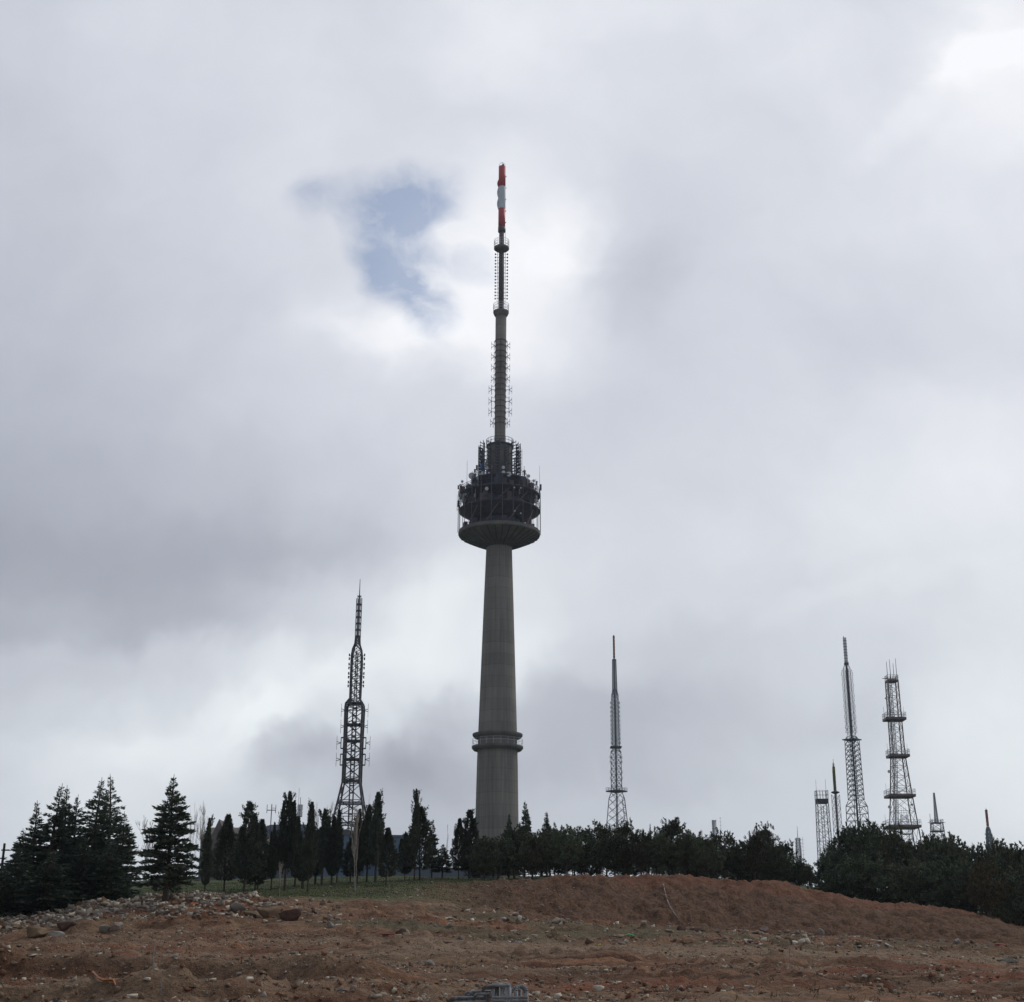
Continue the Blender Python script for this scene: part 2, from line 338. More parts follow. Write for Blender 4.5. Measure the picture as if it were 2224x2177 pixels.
# ------------------------------------------------------------------ terrain
COLS = {
 -700: [(25, 2185), (38, 2122), (52, 2085), (64, 2050), (76, 2015), (82, 1995), (90, 1992), (112, 1980), (300, 1950)],
 0:    [(25, 2185), (38, 2122), (52, 2080), (64, 2050), (72, 2028), (79, 2000), (84, 1992), (112, 1970), (300, 1930)],
 200:  [(25, 2185), (38, 2122), (52, 2076), (62, 2036), (70, 2012), (77, 1975), (84, 1975), (112, 1945), (300, 1918)],
 380:  [(25, 2185), (38, 2120), (52, 2070), (62, 2030), (68, 2000), (76, 1952), (82, 1954), (115, 1925), (300, 1908)],
 560:  [(25, 2185), (38, 2118), (52, 2065), (62, 2025), (68, 1997), (76, 1955), (81, 1956), (117, 1916), (300, 1904)],
 750:  [(25, 2185), (38, 2117), (52, 2062), (62, 2027), (70, 1992), (84, 1950), (88, 1945), (120, 1907), (300, 1903)],
 900:  [(25, 2185), (38, 2117), (52, 2062), (61, 2032), (72, 1985), (87, 1938), (91, 1933), (121, 1907), (300, 1903)],
 1050: [(25, 2185), (38, 2118), (52, 2062), (60, 2042), (76, 1990), (94, 1929), (98, 1923), (122, 1907), (300, 1903)],
 1250: [(25, 2185), (38, 2120), (52, 2066), (60, 2047), (80, 2004), (100, 1911), (104, 1909), (125, 1906), (300, 1904)],
 1500: [(25, 2185), (38, 2122), (52, 2070), (60, 2052), (82, 2016), (104, 1907), (108, 1908), (127, 1910), (300, 1905)],
 1700: [(25, 2186), (38, 2124), (51, 2076), (60, 2060), (81, 2031), (104, 1920), (108, 1924), (127, 1937), (300, 1915)],
 1800: [(25, 2186), (38, 2126), (50, 2082), (60, 2065), (80, 2039), (104, 1946), (108, 1950), (127, 1965), (300, 1930)],
 1930: [(25, 2187), (38, 2128), (50, 2088), (60, 2071), (80, 2047), (104, 1960), (108, 1964), (127, 1975), (300, 1935)],
 2060: [(25, 2188), (38, 2130), (50, 2092), (60, 2078), (79, 2055), (102, 1971), (107, 1974), (127, 1985), (300, 1938)],
 2140: [(25, 2189), (38, 2132), (50, 2096), (60, 2083), (78, 2061), (97, 2003), (104, 1997), (127, 1990), (300, 1940)],
 2240: [(25, 2190), (38, 2134), (50, 2100), (60, 2088), (78, 2069), (92, 2037), (104, 2017), (127, 2002), (300, 1945)],
 3000: [(25, 2190), (38, 2140), (50, 2108), (60, 2096), (78, 2075), (92, 2050), (104, 2040), (127, 2025), (300, 1955)],
}
cxs = sorted(COLS)
TAB_Y = np.array([[k[0] for k in COLS[c]] for c in cxs], float); TAB_P = np.array([[k[1] for k in COLS[c]] for c in cxs], float)
def py_of(px, Y):
    px = np.clip(px, cxs[0], cxs[-1]); i = np.clip(np.searchsorted(cxs, px) - 1, 0, len(cxs) - 2)
    c = np.array(cxs, float); t = (px - c[i]) / (c[i + 1] - c[i]); t = t * t * (3 - 2 * t)
    KY = TAB_Y[i] * (1 - t)[:, None] + TAB_Y[i + 1] * t[:, None]; KP = TAB_P[i] * (1 - t)[:, None] + TAB_P[i + 1] * t[:, None]
    j = np.clip((KY[:, :-1] <= Y[:, None]).sum(1) - 1, 0, KY.shape[1] - 2); a = np.arange(len(px))
    s = np.clip((Y - KY[a, j]) / (KY[a, j + 1] - KY[a, j]), 0, 1)
    return KP[a, j] * (1 - s) + KP[a, j + 1] * s
def tan_e(px, py):
    cx = (px - W0 / 2) / F; cy = (H0 / 2 - py) / F
    d = fwd[None] + cx[:, None] * rgt[None] + cy[:, None] * upv[None]
    return d[:, 2] / d[:, 1]
def base_z(X, Y):
    X = np.asarray(X, float); Y = np.asarray(Y, float)
    Yc = np.clip(Y, 25, 300); px = 1107 + 3112 * X / np.maximum(Y, 25)
    z = CZ + Yc * tan_e(np.clip(px, -700, 3000), py_of(px, Yc))
    z25 = z
    far = 1 - sstep(300, 2200, Y); z = np.where(Y > 300, z * far - 20 * (1 - far), z)
    near = np.clip((Y - 3) / 22.0, 0, 1) ** 1.3
    z = np.where(Y < 25, z25 * near, z)
    return z
# grid
s_in = np.linspace(-.47, .47, 560)
s_out = np.concatenate([np.linspace(-3.2, -.5, 46)]); S = np.concatenate([s_out, s_in, -s_out[::-1]])
Ys = [-70, -50, -35, -22, -12, -6, -2, 1, 3, 5, 7]
y = 8.0
while y < 132: Ys.append(y); y += .12 + .0016 * y if y > 18 else .35
while y < 320: Ys.append(y); y += 2.5
while y < 2600: Ys.append(y); y *= 1.07
Ys = np.array(Ys); SS, YY = np.meshgrid(S, Ys); XX = SS * (np.maximum(YY, 0) + 20)
ZZ = base_z(XX.ravel(), YY.ravel()).reshape(XX.shape)
def smooth(Z, k, axis):
    for _ in range(k):
        Zp = np.roll(Z, 1, axis); Zn = np.roll(Z, -1, axis); Zs = (Zp + 2 * Z + Zn) / 4
        if axis == 0: Z = Z.copy(); Z[1:-1] = Zs[1:-1]
        else: Z = Z.copy(); Z[:, 1:-1] = Zs[:, 1:-1]
    return Z
ZB = smooth(smooth(ZZ, 12, 0), 30, 1)
PX = 1107 + 3112 * XX / np.maximum(YY, 10)
nearf = 1 - sstep(140, 400, YY)
bank = sstep(900, 1080, PX) * sstep(76, 84, YY) * (1 - sstep(106, 112, YY))       # the cut bank
grass = sstep(79, 84, YY) * (1 - sstep(820, 1120, PX + 60 * fbm(XX / 4, YY / 4, 5))) + sstep(103, 108, YY)
grass = np.clip(np.where((PX < 300), sstep(84, 92, YY), grass), 0, 1)
rub = ((1 - sstep(520, 700, PX)) * sstep(61, 66, YY) * (1 - sstep(80, 86, YY)))
band = sstep(640, 800, PX) * sstep(57, 61, YY) * (1 - sstep(78, 83, YY))
rough = 1 - .85 * grass
disp = nearf * (fbm(XX / 3.2, YY / 5.5, 11, 3) * .24 * (1 - .5 * grass) + fbm(XX / .9, YY / 1.3, 21, 4, .65) * .17 * rough + np.maximum(fbm(XX / .42, YY / .6, 24, 3, .6) - .12, 0) * .34 * rough * (1 - bank) * sstep(-.12, .2, fbm(XX / 4.5, YY / 4.5, 27, 2))
      + np.abs(fbm(XX / 2.2, YY / .9, 31, 3)) * .13 * rough * (1 - bank))
disp += nearf * rub * (fbm(XX / 1.6, YY / 1.2, 41, 4, .65) * .55)
disp += nearf * band * (fbm(XX / 1.2, YY / 1.5, 47, 4, .65) * .35)
disp += bank * (vnoise(XX / .45 + YY * .35, YY / 5.0, 51) * .30 + fbm(XX / .9, YY / 1.2, 54, 4, .65) * .36 + vnoise(XX / .2 + YY * .4, YY / 3.0, 52) * .12 + fbm(XX / 5, YY / 4, 53) * .28)
# wheel and blade ruts running across the middle ground
rut = sstep(27, 32, YY) * (1 - sstep(50, 55, YY)) * sstep(900, 1250, PX)
q = YY + .16 * XX + 1.2 * fbm(XX / 7, YY / 7, 61)
disp -= rut * np.maximum(0, np.sin(q * 1.9 + 2 * vnoise(XX / 5, YY / 3, 63)) - .45) * .45 * (vnoise(XX / 4, YY / 2, 62) + .55)
# spoil terraces on the left
ter = (1 - sstep(700, 1000, PX))
disp += ter * nearf * .55 * (sstep(33.5, 34.3, YY + .6 * fbm(XX / 5, YY * 0, 71)) - sstep(34.3, 40, YY))
disp += ter * nearf * .35 * (sstep(25.4, 26, YY + .5 * fbm(XX / 4, YY * 0, 73)) - sstep(26, 31, YY))
disp *= sstep(2, 12, YY)
ZF = ZB + disp
def gz(X, Y):
    j = int(np.clip(np.searchsorted(Ys, Y) - 1, 0, len(Ys) - 2)); t = (Y - Ys[j]) / (Ys[j + 1] - Ys[j]); s = X / (max(Y, 0) + 20)
    i = int(np.clip(np.searchsorted(S, s) - 1, 0, len(S) - 2)); w = min(max((s - S[i]) / (S[i + 1] - S[i]), 0), 1)
    return float((ZF[j, i] * (1 - w) + ZF[j, i + 1] * w) * (1 - t) + (ZF[j + 1, i] * (1 - w) + ZF[j + 1, i + 1] * w) * t)
def gz_np(X, Y):
    j = np.clip(np.searchsorted(Ys, Y) - 1, 0, len(Ys) - 2); t = (Y - Ys[j]) / (Ys[j + 1] - Ys[j]); s = X / (np.maximum(Y, 0) + 20)
    i = np.clip(np.searchsorted(S, s) - 1, 0, len(S) - 2); w = np.clip((s - S[i]) / (S[i + 1] - S[i]), 0, 1)
    return (ZF[j, i] * (1 - w) + ZF[j, i + 1] * w) * (1 - t) + (ZF[j + 1, i] * (1 - w) + ZF[j + 1, i + 1] * w) * t
def gx(px, Y): return (px - 1107) * Y / 3112.0
def ground_at(px, py, lo=20, hi=112):            # the ground point seen at a photograph pixel
    for Y in np.arange(lo, hi, .15):
        X = gx(px, Y); z = gz(X, Y)
        if proj((X, Y, z))[1] <= py: return X, Y, z
    X = gx(px, hi); return X, hi, gz(X, hi)

def ground_mat():
    m = bpy.data.materials.new('ground_soil'); m.use_nodes = True; T = m.node_tree; b = T.nodes['Principled BSDF']; b.inputs['Roughness'].default_value = .95
    b.inputs['Specular IOR Level'].default_value = .15
    tc = nd(T, 'ShaderNodeTexCoord'); at_ = nd(T, 'ShaderNodeAttribute', attribute_name='zones')
    sp = nd(T, 'ShaderNodeSeparateColor'); T.links.new(at_.outputs['Color'], sp.inputs[0])
    def noi(scale, detail, stretch=(1, 1, 1), rough=.6):
        mp = nd(T, 'ShaderNodeMapping'); mp.inputs['Scale'].default_value = stretch; T.links.new(tc.outputs['Object'], mp.inputs[0])
        n = nd(T, 'ShaderNodeTexNoise'); n.inputs['Scale'].default_value = scale; n.inputs['Detail'].default_value = detail; n.inputs['Roughness'].default_value = rough
        T.links.new(mp.outputs[0], n.inputs['Vector']); return n.outputs['Fac']
    def ramp(f, *st):
        cr = nd(T, 'ShaderNodeValToRGB'); e = cr.color_ramp.elements
        for i, (p, c) in enumerate(st):
            k = e[i] if i < 2 else e.new(p); k.position = p; k.color = (*c, 1)
        T.links.new(f, cr.inputs[0]); return cr.outputs[0]
    def mix(f, a, bb, mode='MIX'):
        mx = nd(T, 'ShaderNodeMix', data_type='RGBA'); mx.blend_type = mode
        for s_, i in ((f, 0), (a, 6), (bb, 7)):
            if isinstance(s_, (int, float)): mx.inputs[i].default_value = s_
            elif isinstance(s_, tuple): mx.inputs[i].default_value = (*s_, 1)
            else: T.links.new(s_, mx.inputs[i])
        return mx.outputs[2]
    big = noi(.11, 5, (1, 1.6, 1)); mid = noi(.9, 6, (.6, 1.3, 1)); fine = noi(7, 6)
    tan = ramp(mid, (.3, (.135, .085, .052)), (.7, (.285, .19, .12)))
    red = ramp(mid, (.3, (.145, .066, .038)), (.7, (.275, .140, .080)))
    soil = mix(ramp(big, (.42, (0, 0, 0)), (.62, (1, 1, 1))), tan, red)
    bankc = ramp(noi(2.2, 7, (2.4, .5, .5)), (.32, (.062, .035, .022)), (.5, (.112, .061, .036)), (.70, (.190, .100, .056)))
    bankc = mix(ramp(noi(.22, 4), (.50, (0, 0, 0)), (.66, (1, 1, 1))), bankc, (.125, .072, .048))
    track = ramp(noi(.5, 5, (.10, 1.9, 1)), (.40, (.62, .60, .58)), (.62, (1.18, 1.16, 1.12)))
    soil = mix(.85, soil, track, 'MULTIPLY')
    at2 = nd(T, 'ShaderNodeAttribute', attribute_name='wear_shade'); sp2 = nd(T, 'ShaderNodeSeparateColor'); T.links.new(at2.outputs['Color'], sp2.inputs[0])
    soil = mix(math_(T, 'MULTIPLY', sp2.outputs[1], .8), soil, ramp(noi(1.4, 5), (.3, (.19, .135, .088)), (.7, (.31, .225, .15))))
    soil = mix(math_(T, 'MULTIPLY', sp2.outputs[2], .75), soil, ramp(noi(1.2, 6), (.3, (.085, .072, .042)), (.7, (.16, .14, .085))))
    soil = mix(math_(T, 'MULTIPLY', sp2.outputs[0], .8), soil, (.085, .040, .024))  # wet rut soil, with the shaded depth of the ruts put into its colour
    soil = mix(sp.outputs[1], soil, bankc)
    soil = mix(sp.outputs[2], soil, ramp(noi(.5, 5), (.3, (.145, .058, .034)), (.7, (.26, .110, .060))))          # red patches
    gr = ramp(noi(.7, 6), (.3, (.085, .068, .040)), (.5, (.062, .078, .030)), (.72, (.085, .115, .038)))
    soil = mix(sp.outputs[0], soil, gr)
    speck = ramp(noi(13, 4, (1, 1, 1), .7), (.60, (0, 0, 0)), (.68, (1, 1, 1)))
    soil = mix(math_(T, 'MULTIPLY', math_(T, 'MULTIPLY', speck, .45), math_(T, 'SUBTRACT', 1.0, sp.outputs[0])), soil, (.34, .29, .24))
    k = math_(T, 'MULTIPLY', math_(T, 'MULTIPLY_ADD', fine, 1.7, .18), math_(T, 'MULTIPLY_ADD', noi(40, 3), 1.1, .45))
    s_ = nd(T, 'ShaderNodeVectorMath', operation='SCALE'); T.links.new(soil, s_.inputs[0]); T.links.new(k, s_.inputs['Scale'])
    T.links.new(s_.outputs[0], b.inputs['Base Color'])
    h = math_(T, 'ADD', math_(T, 'MULTIPLY', noi(3.5, 7), .22), math_(T, 'MULTIPLY', noi(20, 4), .05))
    bp = nd(T, 'ShaderNodeBump'); bp.inputs['Strength'].default_value = .9; bp.inputs['Distance'].default_value = 1.0
    T.links.new(h, bp.inputs['Height']); T.links.new(bp.outputs[0], b.inputs['Normal'])
    return m
MT['ground'] = ground_mat()
ny, nx = ZF.shape
idx = np.arange(ny * nx).reshape(ny, nx)
quads = np.stack([idx[:-1, :-1], idx[:-1, 1:], idx[1:, 1:], idx[1:, :-1]], -1).reshape(-1, 4)
ground = mesh_np('ground', np.stack([XX, YY, ZF], -1).reshape(-1, 3), quads, 'ground', smooth=True)
tag(ground, kind='structure')
redz = sstep(.02, .25, fbm(XX / 9, YY / 3.2, 81, 3)) * sstep(28, 33, YY) * (1 - sstep(50, 56, YY)) * sstep(950, 1300, PX)
redz = np.maximum(redz, sstep(.1, .3, fbm(XX / 3, YY / 3, 83)) * .8 * (1 - sstep(300, 420, np.abs(PX - 270))) * sstep(38, 42, YY) * (1 - sstep(50, 54, YY)))
redz = np.maximum(redz, sstep(1130, 1260, PX) * sstep(97.5, 101.5, YY + .8 * fbm(XX / 2, YY / 2, 85)) * (1 - sstep(108, 112, YY)) * .5)
bank_w = bank * (1 - .3 * sstep(1650, 1850, PX) * sstep(88, 97, YY))
gg = grass * (1 - sstep(1130, 1330, PX) * (1 - sstep(110, 114, YY)))
rutm = rut * sstep(.25, .8, np.sin(q * 1.9 + 2 * vnoise(XX / 5, YY / 3, 63))) * sstep(-.25, .25, vnoise(XX / 4, YY / 2, 62))
rutm = np.maximum(rutm, .8 * sstep(.1, .3, fbm(XX / 6, YY / .8, 64, 3)) * sstep(30, 36, YY) * (1 - sstep(50, 54, YY)) * sstep(850, 1100, PX))
rutm = np.maximum(rutm, .7 * ter * sstep(31.5, 33.0, YY) * (1 - sstep(33.6, 34.4, YY)))  # same darkening along the foot of the terrace step
dusty = sstep(46, 50, YY + .03 * XX + 1.5 * fbm(XX / 6, YY / 4, 66)) * (1 - sstep(57, 61, YY + 1.5 * fbm(XX / 4, YY / 3, 67))) * sstep(760, 980, PX)
dusty = np.maximum(dusty, .6 * sstep(.0, .2, fbm(XX / 8, YY / 1.5, 68, 3)) * (YY < 60))
mossy = band * sstep(-.1, .15, fbm(XX / 5, YY / 3, 69, 3)) * (1 - .6 * sstep(1900, 2100, PX))
ca2 = ground.data.color_attributes.new('wear_shade', 'FLOAT_COLOR', 'POINT')
ca2.data.foreach_set('color', np.stack([rutm, dusty, mossy, np.ones_like(gg)], -1).reshape(-1).astype(np.float32))
ca = ground.data.color_attributes.new('zones', 'FLOAT_COLOR', 'POINT')
arr = np.stack([gg, bank_w, redz, np.ones_like(gg)], -1).reshape(-1).astype(np.float32)
ca.data.foreach_set('color', arr)

# ------------------------------------------------------------------ concrete television tower
class Axis:
    """a vertical axis standing at a photograph column; turns picture rows into real heights"""
    def __init__(s, px, py, Y):
        p = at(px, py, Y); s.X, s.Y = p[0], Y; s.zb = gz(s.X, Y) - .5
    def z(s, py):
        px = proj((s.X, s.Y, s.zb + 30))[0]
        for _ in range(4): p = at(px, py, s.Y); px = proj((s.X, s.Y, p[2]))[0]
        return p[2] - s.zb
    def m(s, n, py): return n * mpp((s.X, s.Y, s.zb + s.z(py)))
    @property
    def base(s): return (s.X, s.Y, s.zb)

def railing(mb, R, z, h, n=28, r=.035, c=(0, 0), rails=(1.0, .5)):
    for k in rails: mb.ring(R, z + h * k, r, 40, c)
    for k in range(n):
        a = 2 * math.pi * k / n; p = (c[0] + R * math.cos(a), c[1] + R * math.sin(a))
        mb.bar((*p, z), (*p, z + h), r)

def tv_tower():
    A = Axis(1078.8, 1830, 300); z, m = A.z, A.m; rnd = random.Random(4)
    t = empty('television_tower', A.base, 'tall tapering concrete tower with a dark round pod and red and white mast tip', 'tower')
    # main shaft
    prof = []
    for py, w in ((1850, 97), (1760, 93), (1660, 89), (1600, 85), (1500, 78), (1400, 71), (1300, 64), (1220, 58), (1187, 55.5), (1150, 54)):
        prof.append((m(w / 2, py), z(py)))
    prof.insert(0, (prof[0][0] * 1.01, 0)); MB().lathe(prof, 64).build('shaft', 'concrete', t, True)
    MB().box((0, -m(46, 1850), 1.6), (1.8, .3, 2.4)).build('door', 'darksteel', t)
    # two collars
    r1 = m(42, 1598)
    for py, rr, nm in ((1598, 54.5, 'canopy_ring'), (1625, 56, 'gallery')):
        R = m(rr, py); zz = z(py); ri = m(40, py)
        g = MB().lathe([(ri, zz - .15), (R * .93, zz - .55), (R, zz - .1), (R, zz + .28), (R * .9, zz + .34), (ri, zz + .34)], 64).build(nm, 'poddark', t)
        if nm == 'gallery':
            b = MB(); railing(b, R * .98, zz + .3, 1.5, 22, .035, rails=(1, .6)); b.build('railing', 'panel', g)
    # pod bowl with ribs
    Rb = m(89, 1157); zr0, zr1 = z(1165), z(1157); zj = z(1190); rs = m(28.5, 1188)
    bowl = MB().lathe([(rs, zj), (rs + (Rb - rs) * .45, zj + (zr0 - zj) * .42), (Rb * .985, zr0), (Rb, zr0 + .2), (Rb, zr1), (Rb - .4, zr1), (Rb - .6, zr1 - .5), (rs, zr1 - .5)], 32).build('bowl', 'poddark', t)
    for k in range(32):
        a = 2 * math.pi * (k + .5) / 32; b = MB()
        p0 = np.array([rs * math.cos(a), rs * math.sin(a), zj - .02]); p1 = np.array([Rb * .975 * math.cos(a), Rb * .975 * math.sin(a), zr0 - .02])
        pm = p0 * .55 + p1 * .45 + np.array([0, 0, -.02]); pm[2] = zj + (zr0 - zj) * .42 - .02
        b.path([p0, pm, p1], .16); b.build('rib', 'darksteel', bowl)
    # floors
    def floor(pyc, rr, under, nm='floor'):
        R = m(rr, pyc); zz = z(pyc)
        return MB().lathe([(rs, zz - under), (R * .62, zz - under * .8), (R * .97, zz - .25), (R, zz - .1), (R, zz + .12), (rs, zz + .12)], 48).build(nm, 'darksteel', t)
    f2 = floor(1112, 88.5, 2.6); f3 = floor(1079, 88, 2.2); f4 = floor(1049, 62, 1.6, 'roof_deck')
    for f, pyc, rr in ((f2, 1110, 88), (f3, 1079, 87), (f4, 1049, 61)):
        b = MB(); railing(b, m(rr, pyc), z(pyc) + .25, 1.3, 40, .045, rails=(1, .66, .33)); b.build('railing', 'darksteel', f)
    # equipment rooms inside the pod
    MB().lathe([(m(42, 1130), z(1155)), (m(46, 1130), z(1112) - 1.5)], 24).build('equipment_room', 'darksteel', t)
    MB().lathe([(m(58, 1095), z(1110) + .25), (m(58, 1095), z(1079) - 1.6)], 24).build('equipment_room', 'darksteel', t)
    MB().lathe([(m(55, 1060), z(1079) + .25), (m(42, 1060), z(1049) - 1.2)], 24).build('equipment_room', 'darksteel', t)
    # outer posts
    for k in range(24):
        a = 2 * math.pi * (k + .3) / 24; R = m(89.6, 1120); top = z(1070) + rnd.uniform(-.3, 1.6)
        MB().bar((R * math.cos(a), R * math.sin(a), zr1 - .3), (R * math.cos(a), R * math.sin(a), top), .085).build('post', 'maststeel', t)
    for k in range(9):                                       # stairs and struts between the floors
        a = math.radians(200 + 17 * k); R = m(80, 1100); a2 = a + .35
        z0, z1 = (z(1155), z(1112)) if k % 2 else (z(1110), z(1081))
        MB().bar((R * math.cos(a), R * math.sin(a), z0 + .3), (R * math.cos(a2), R * math.sin(a2), z1), .12).build('strut', 'maststeel', t)
    for k in range(60):                                      # cabinets and feeder boxes crowding the floors
        pyb, hh = rnd.choice(((1110, 1.6), (1110, 2.2), (1079, 1.5), (1079, 2.4), (1155, 1.5), (1155, 2.2))); a = rnd.uniform(0, 2 * math.pi); R = m(rnd.uniform(66, 85), pyb)
        MB().box((R * math.cos(a), R * math.sin(a), z(pyb) + .15 + hh / 2), (rnd.uniform(.5, 1.5), rnd.uniform(.4, 1.4), hh), a).build('cabinet', rnd.choice(['darksteel', 'maststeel', 'poddark']), t)
    for k in range(22):
        pyb = rnd.choice((1112, 1081, 1050)); a = rnd.uniform(math.pi, 2 * math.pi); R = m(88 if pyb > 1060 else 61, pyb); zz = z(pyb); b = MB()
        b.bar((R * math.cos(a), R * math.sin(a), zz), (R * math.cos(a), R * math.sin(a), zz + rnd.uniform(1.6, 3.4)), .07)
        q = np.array([R * 1.02 * math.cos(a), R * 1.02 * math.sin(a), zz + rnd.uniform(1.2, 2.6)]); b.box(tuple(q), (.35, .3, rnd.uniform(.7, 1.5)), a); b.build('panel_antenna', rnd.choice(['darksteel', 'maststeel', 'galv']), t)
    # upper drum
    MB().lathe([(m(31, 1030), z(1049)), (m(28, 1020), z(1022)), (m(27.5, 980), z(1000)), (m(27.5, 970), z(972)), (m(26, 966), z(970))], 40).build('drum', 'poddark', t, True)
    zt = z(972)
    dk = MB().lathe([(m(12, 970), zt), (m(30, 970), zt), (m(30, 970), zt + .3), (m(12, 970), zt + .3)], 32).build('drum_deck', 'darksteel', t)
    b = MB(); railing(b, m(29.5, 970), zt + .3, 1.4, 22, .05, rails=(1, .5)); b.build('railing', 'darksteel', dk)
    # antenna racks around the drum
    for k in range(16):
        a = 2 * math.pi * (k + .5) / 16 + .1; R = m(40, 1000) * rnd.uniform(.92, 1.08); b = MB()
        c, s = math.cos(a), math.sin(a); z0, z1 = z(1040), z(972 + rnd.choice((0, 0, 6, 14)))
        b.bar((R * c, R * s, z0), (R * c, R * s, z1), .14); ri = m(28, 1000)
        nn = rnd.choice((9, 10, 11))
        for j in range(nn):
            zz = z0 + (z1 - z0) * (j + .6) / nn
            if j % 3 == 0: b.bar((ri * c, ri * s, zz), (R * c, R * s, zz), .07)
            q0 = np.array([R * c, R * s, zz])
            for sg in (-1, 1):
                q1 = q0 + np.array([c * .8 + sg * s * .55, s * .8 - sg * c * .55, .35]); b.bar(q0, q1, .10); b.bar(q1 - [0, 0, .3], q1 + [0, 0, .3], .075)
        b.build('antenna_rack', 'darksteel', t)
    for px, p0, p1 in ((1133, 975, 1025), (1039, 968, 1020), (1041, 1000, 1040)):
        x = m(px - 1085, 1000); b = MB(); b.bar((x, 0, z(p1)), (x, 0, z(p0)), .06)
        for j in range(4): zz = z(p1) + (z(p0) - z(p1)) * (j + .5) / 4; b.bar((x * .82, 0, zz), (x, 0, zz), .045)
        b.build('whip_antenna', 'darksteel', t)
    # microwave dishes: px, py, radius in px, depth side
    for px, py, r, y_ in [(1024.5, 1033.5, 7.2, -.62), (1057.5, 1016.5, 3.8, -.95), (1049, 1028, 4.5, -.9), (1093, 1015.5, 3.8, -.95), (1093.5, 1026, 3.9, -.98), (1105, 1030, 5.6, -.97),
                          (1057, 1061.5, 4.1, -1.0), (1010.5, 1074, 3.0, -.6), (1007, 1087, 5.6, -.45), (1164, 1086.5, 3.9, -.4), (1139, 1024, 3.4, .1), (1148, 1034, 3.6, -.2), (1143, 1041, 2.8, -.5),
                          (1159, 1044.5, 3.2, .1), (1159, 1053, 3.0, -.1), (1166, 1047, 2.3, .2), (1004, 1046, 3, .1), (1000, 1054, 3, -.1), (1163, 1062, 2.6, -.2), (1062, 1028, 2.4, -1.0), (1118, 1110, 1.8, -.9), (1131, 1115, 1.8, -.85), (1131, 1060, 1.9, -.9), (1117, 1059, 1.8, -.95)]:
        xx = m(px - 1085, py); R = m(89, 1080) if py > 1056 else m(80 if abs(px - 1085) > 62 else 62, 1045)
        yy = -math.sqrt(max(R * R - xx * xx, 4)) * (.98 if y_ < -.3 else .25) * (1 if y_ < 0 else -.3)
        # height: same picture row at this real distance
        P = at(px, py, A.Y + yy); xx = P[0] - A.X; zz = P[2] - A.zb; rr = r * mpp(P)
        q = MB(); n = 20; d = np.array([-.15 if px > 1085 else .12, -1, -.12]); d /= np.linalg.norm(d)
        c0 = np.array([xx, yy, zz]); q.bar(c0 - d * rr * .55, c0, rr * .93, n, rr); q.bar(c0, c0 + d * rr * .12, rr * 1.0, n, rr * .9)
        dd = q.build('microwave_dish', 'dish', t)
        b = MB(); pz = -1.1 - rr; b.bar(c0 - d * rr * .6, c0 - d * (rr * .6 + .25), .18); e = c0 - d * (rr * .6 + .25); b.bar(e + [0, 0, .3], e + [0, 0, pz], .07); b.build('bracket', 'darksteel', dd)
    bb = MB(); P = at(1047, 1014, A.Y - 4); xx = P[0] - A.X; zz = P[2] - A.zb
    bb.box((xx, -4, zz), (.7, .5, 1.3)).box((xx + .45, -4.1, zz - .9), (.5, .4, .8)); bb.build('blue_antenna_box', 'bluepaint', t)
    for px, p0, p1 in ((1014, 1000, 1052), (1172, 1012, 1070), (992.5, 1075, 1110), (1015.5, 1046, 1060)):
        P0 = at(px, p1, A.Y); P1 = at(px, p0, A.Y); b = MB(); x = P0[0] - A.X; b.bar((x, 0, P0[2] - A.zb), (x, 0, P1[2] - A.zb), .07, 4, .04)
        b.bar((x, 0, P0[2] - A.zb + .3), (x * .93, 0, P0[2] - A.zb + .3), .05); b.build('whip_antenna', 'panel', t)
    # upper concrete shaft
    MB().lathe([(m(12.2, 965), z(1030)), (m(11.9, 960), z(960)), (m(11.9, 800), z(800)), (m(11.8, 690), z(686))], 40).build('upper_shaft', 'concrete', t, True)
    for i, py in enumerate(list(range(742, 930, 12))):
        zz = z(py); r = m(12.4, py)
        MB().lathe([(r - .3, zz), (r + .05, zz), (r + .05, zz + .16), (r - .3, zz + .16)], 32, closed=True).build('clamp_band', 'maststeel', t)
    for i, py in enumerate((751, 775, 799, 823, 847, 872, 895, 919)):
        off = 14 if i < 4 else 19 if i < 7 else 15
        for k in range(4):
            a = math.pi / 2 * k; c, s = math.cos(a), math.sin(a); R = m(off, py); zz = z(py); b = MB(); d = np.array([c, s, 0]); side = np.array([-s, c, 0]); q = d * R + [0, 0, zz]
            b.bar(d * m(12, py) + [0, 0, zz], q, .07); b.bar(d * m(12, py) + [0, 0, zz + .9], q + [0, 0, .9], .05)
            b.bar(q - [0, 0, 1.25], q + [0, 0, 1.25], .085)
            for sg in (-1, 1):
                e = q + d * m(6.0, py) + np.array([0, 0, sg * .55]); b.bar(q, e, .07); b.bar(e - [0, 0, .5], e + [0, 0, .5], .05)
            b.build('dipole_antenna', 'maststeel', t)
    # platforms of the mast
    for py, rr in ((680, 17), (541, 16.5)):
        zz = z(py); R = m(rr, py); rin = m(11.9 if py > 600 else 5.5, py)
        pl = MB().lathe([(rin, zz - (1.1 if py > 600 else .5)), (R * .85, zz - (.7 if py > 600 else .3)), (R, zz - .05), (R, zz + .3), (rin, zz + .3)], 36).build('platform', 'poddark', t)
        b = MB(); railing(b, R * .98, zz + .3, 1.9, 18, .045, rails=(1, .66, .33)); b.build('railing', 'panel', pl)
    MB().lathe([(m(6, 640), z(684)), (m(6, 600), z(600)), (m(5.6, 550), z(541))], 24).build('mast', 'maststeel', t, True)
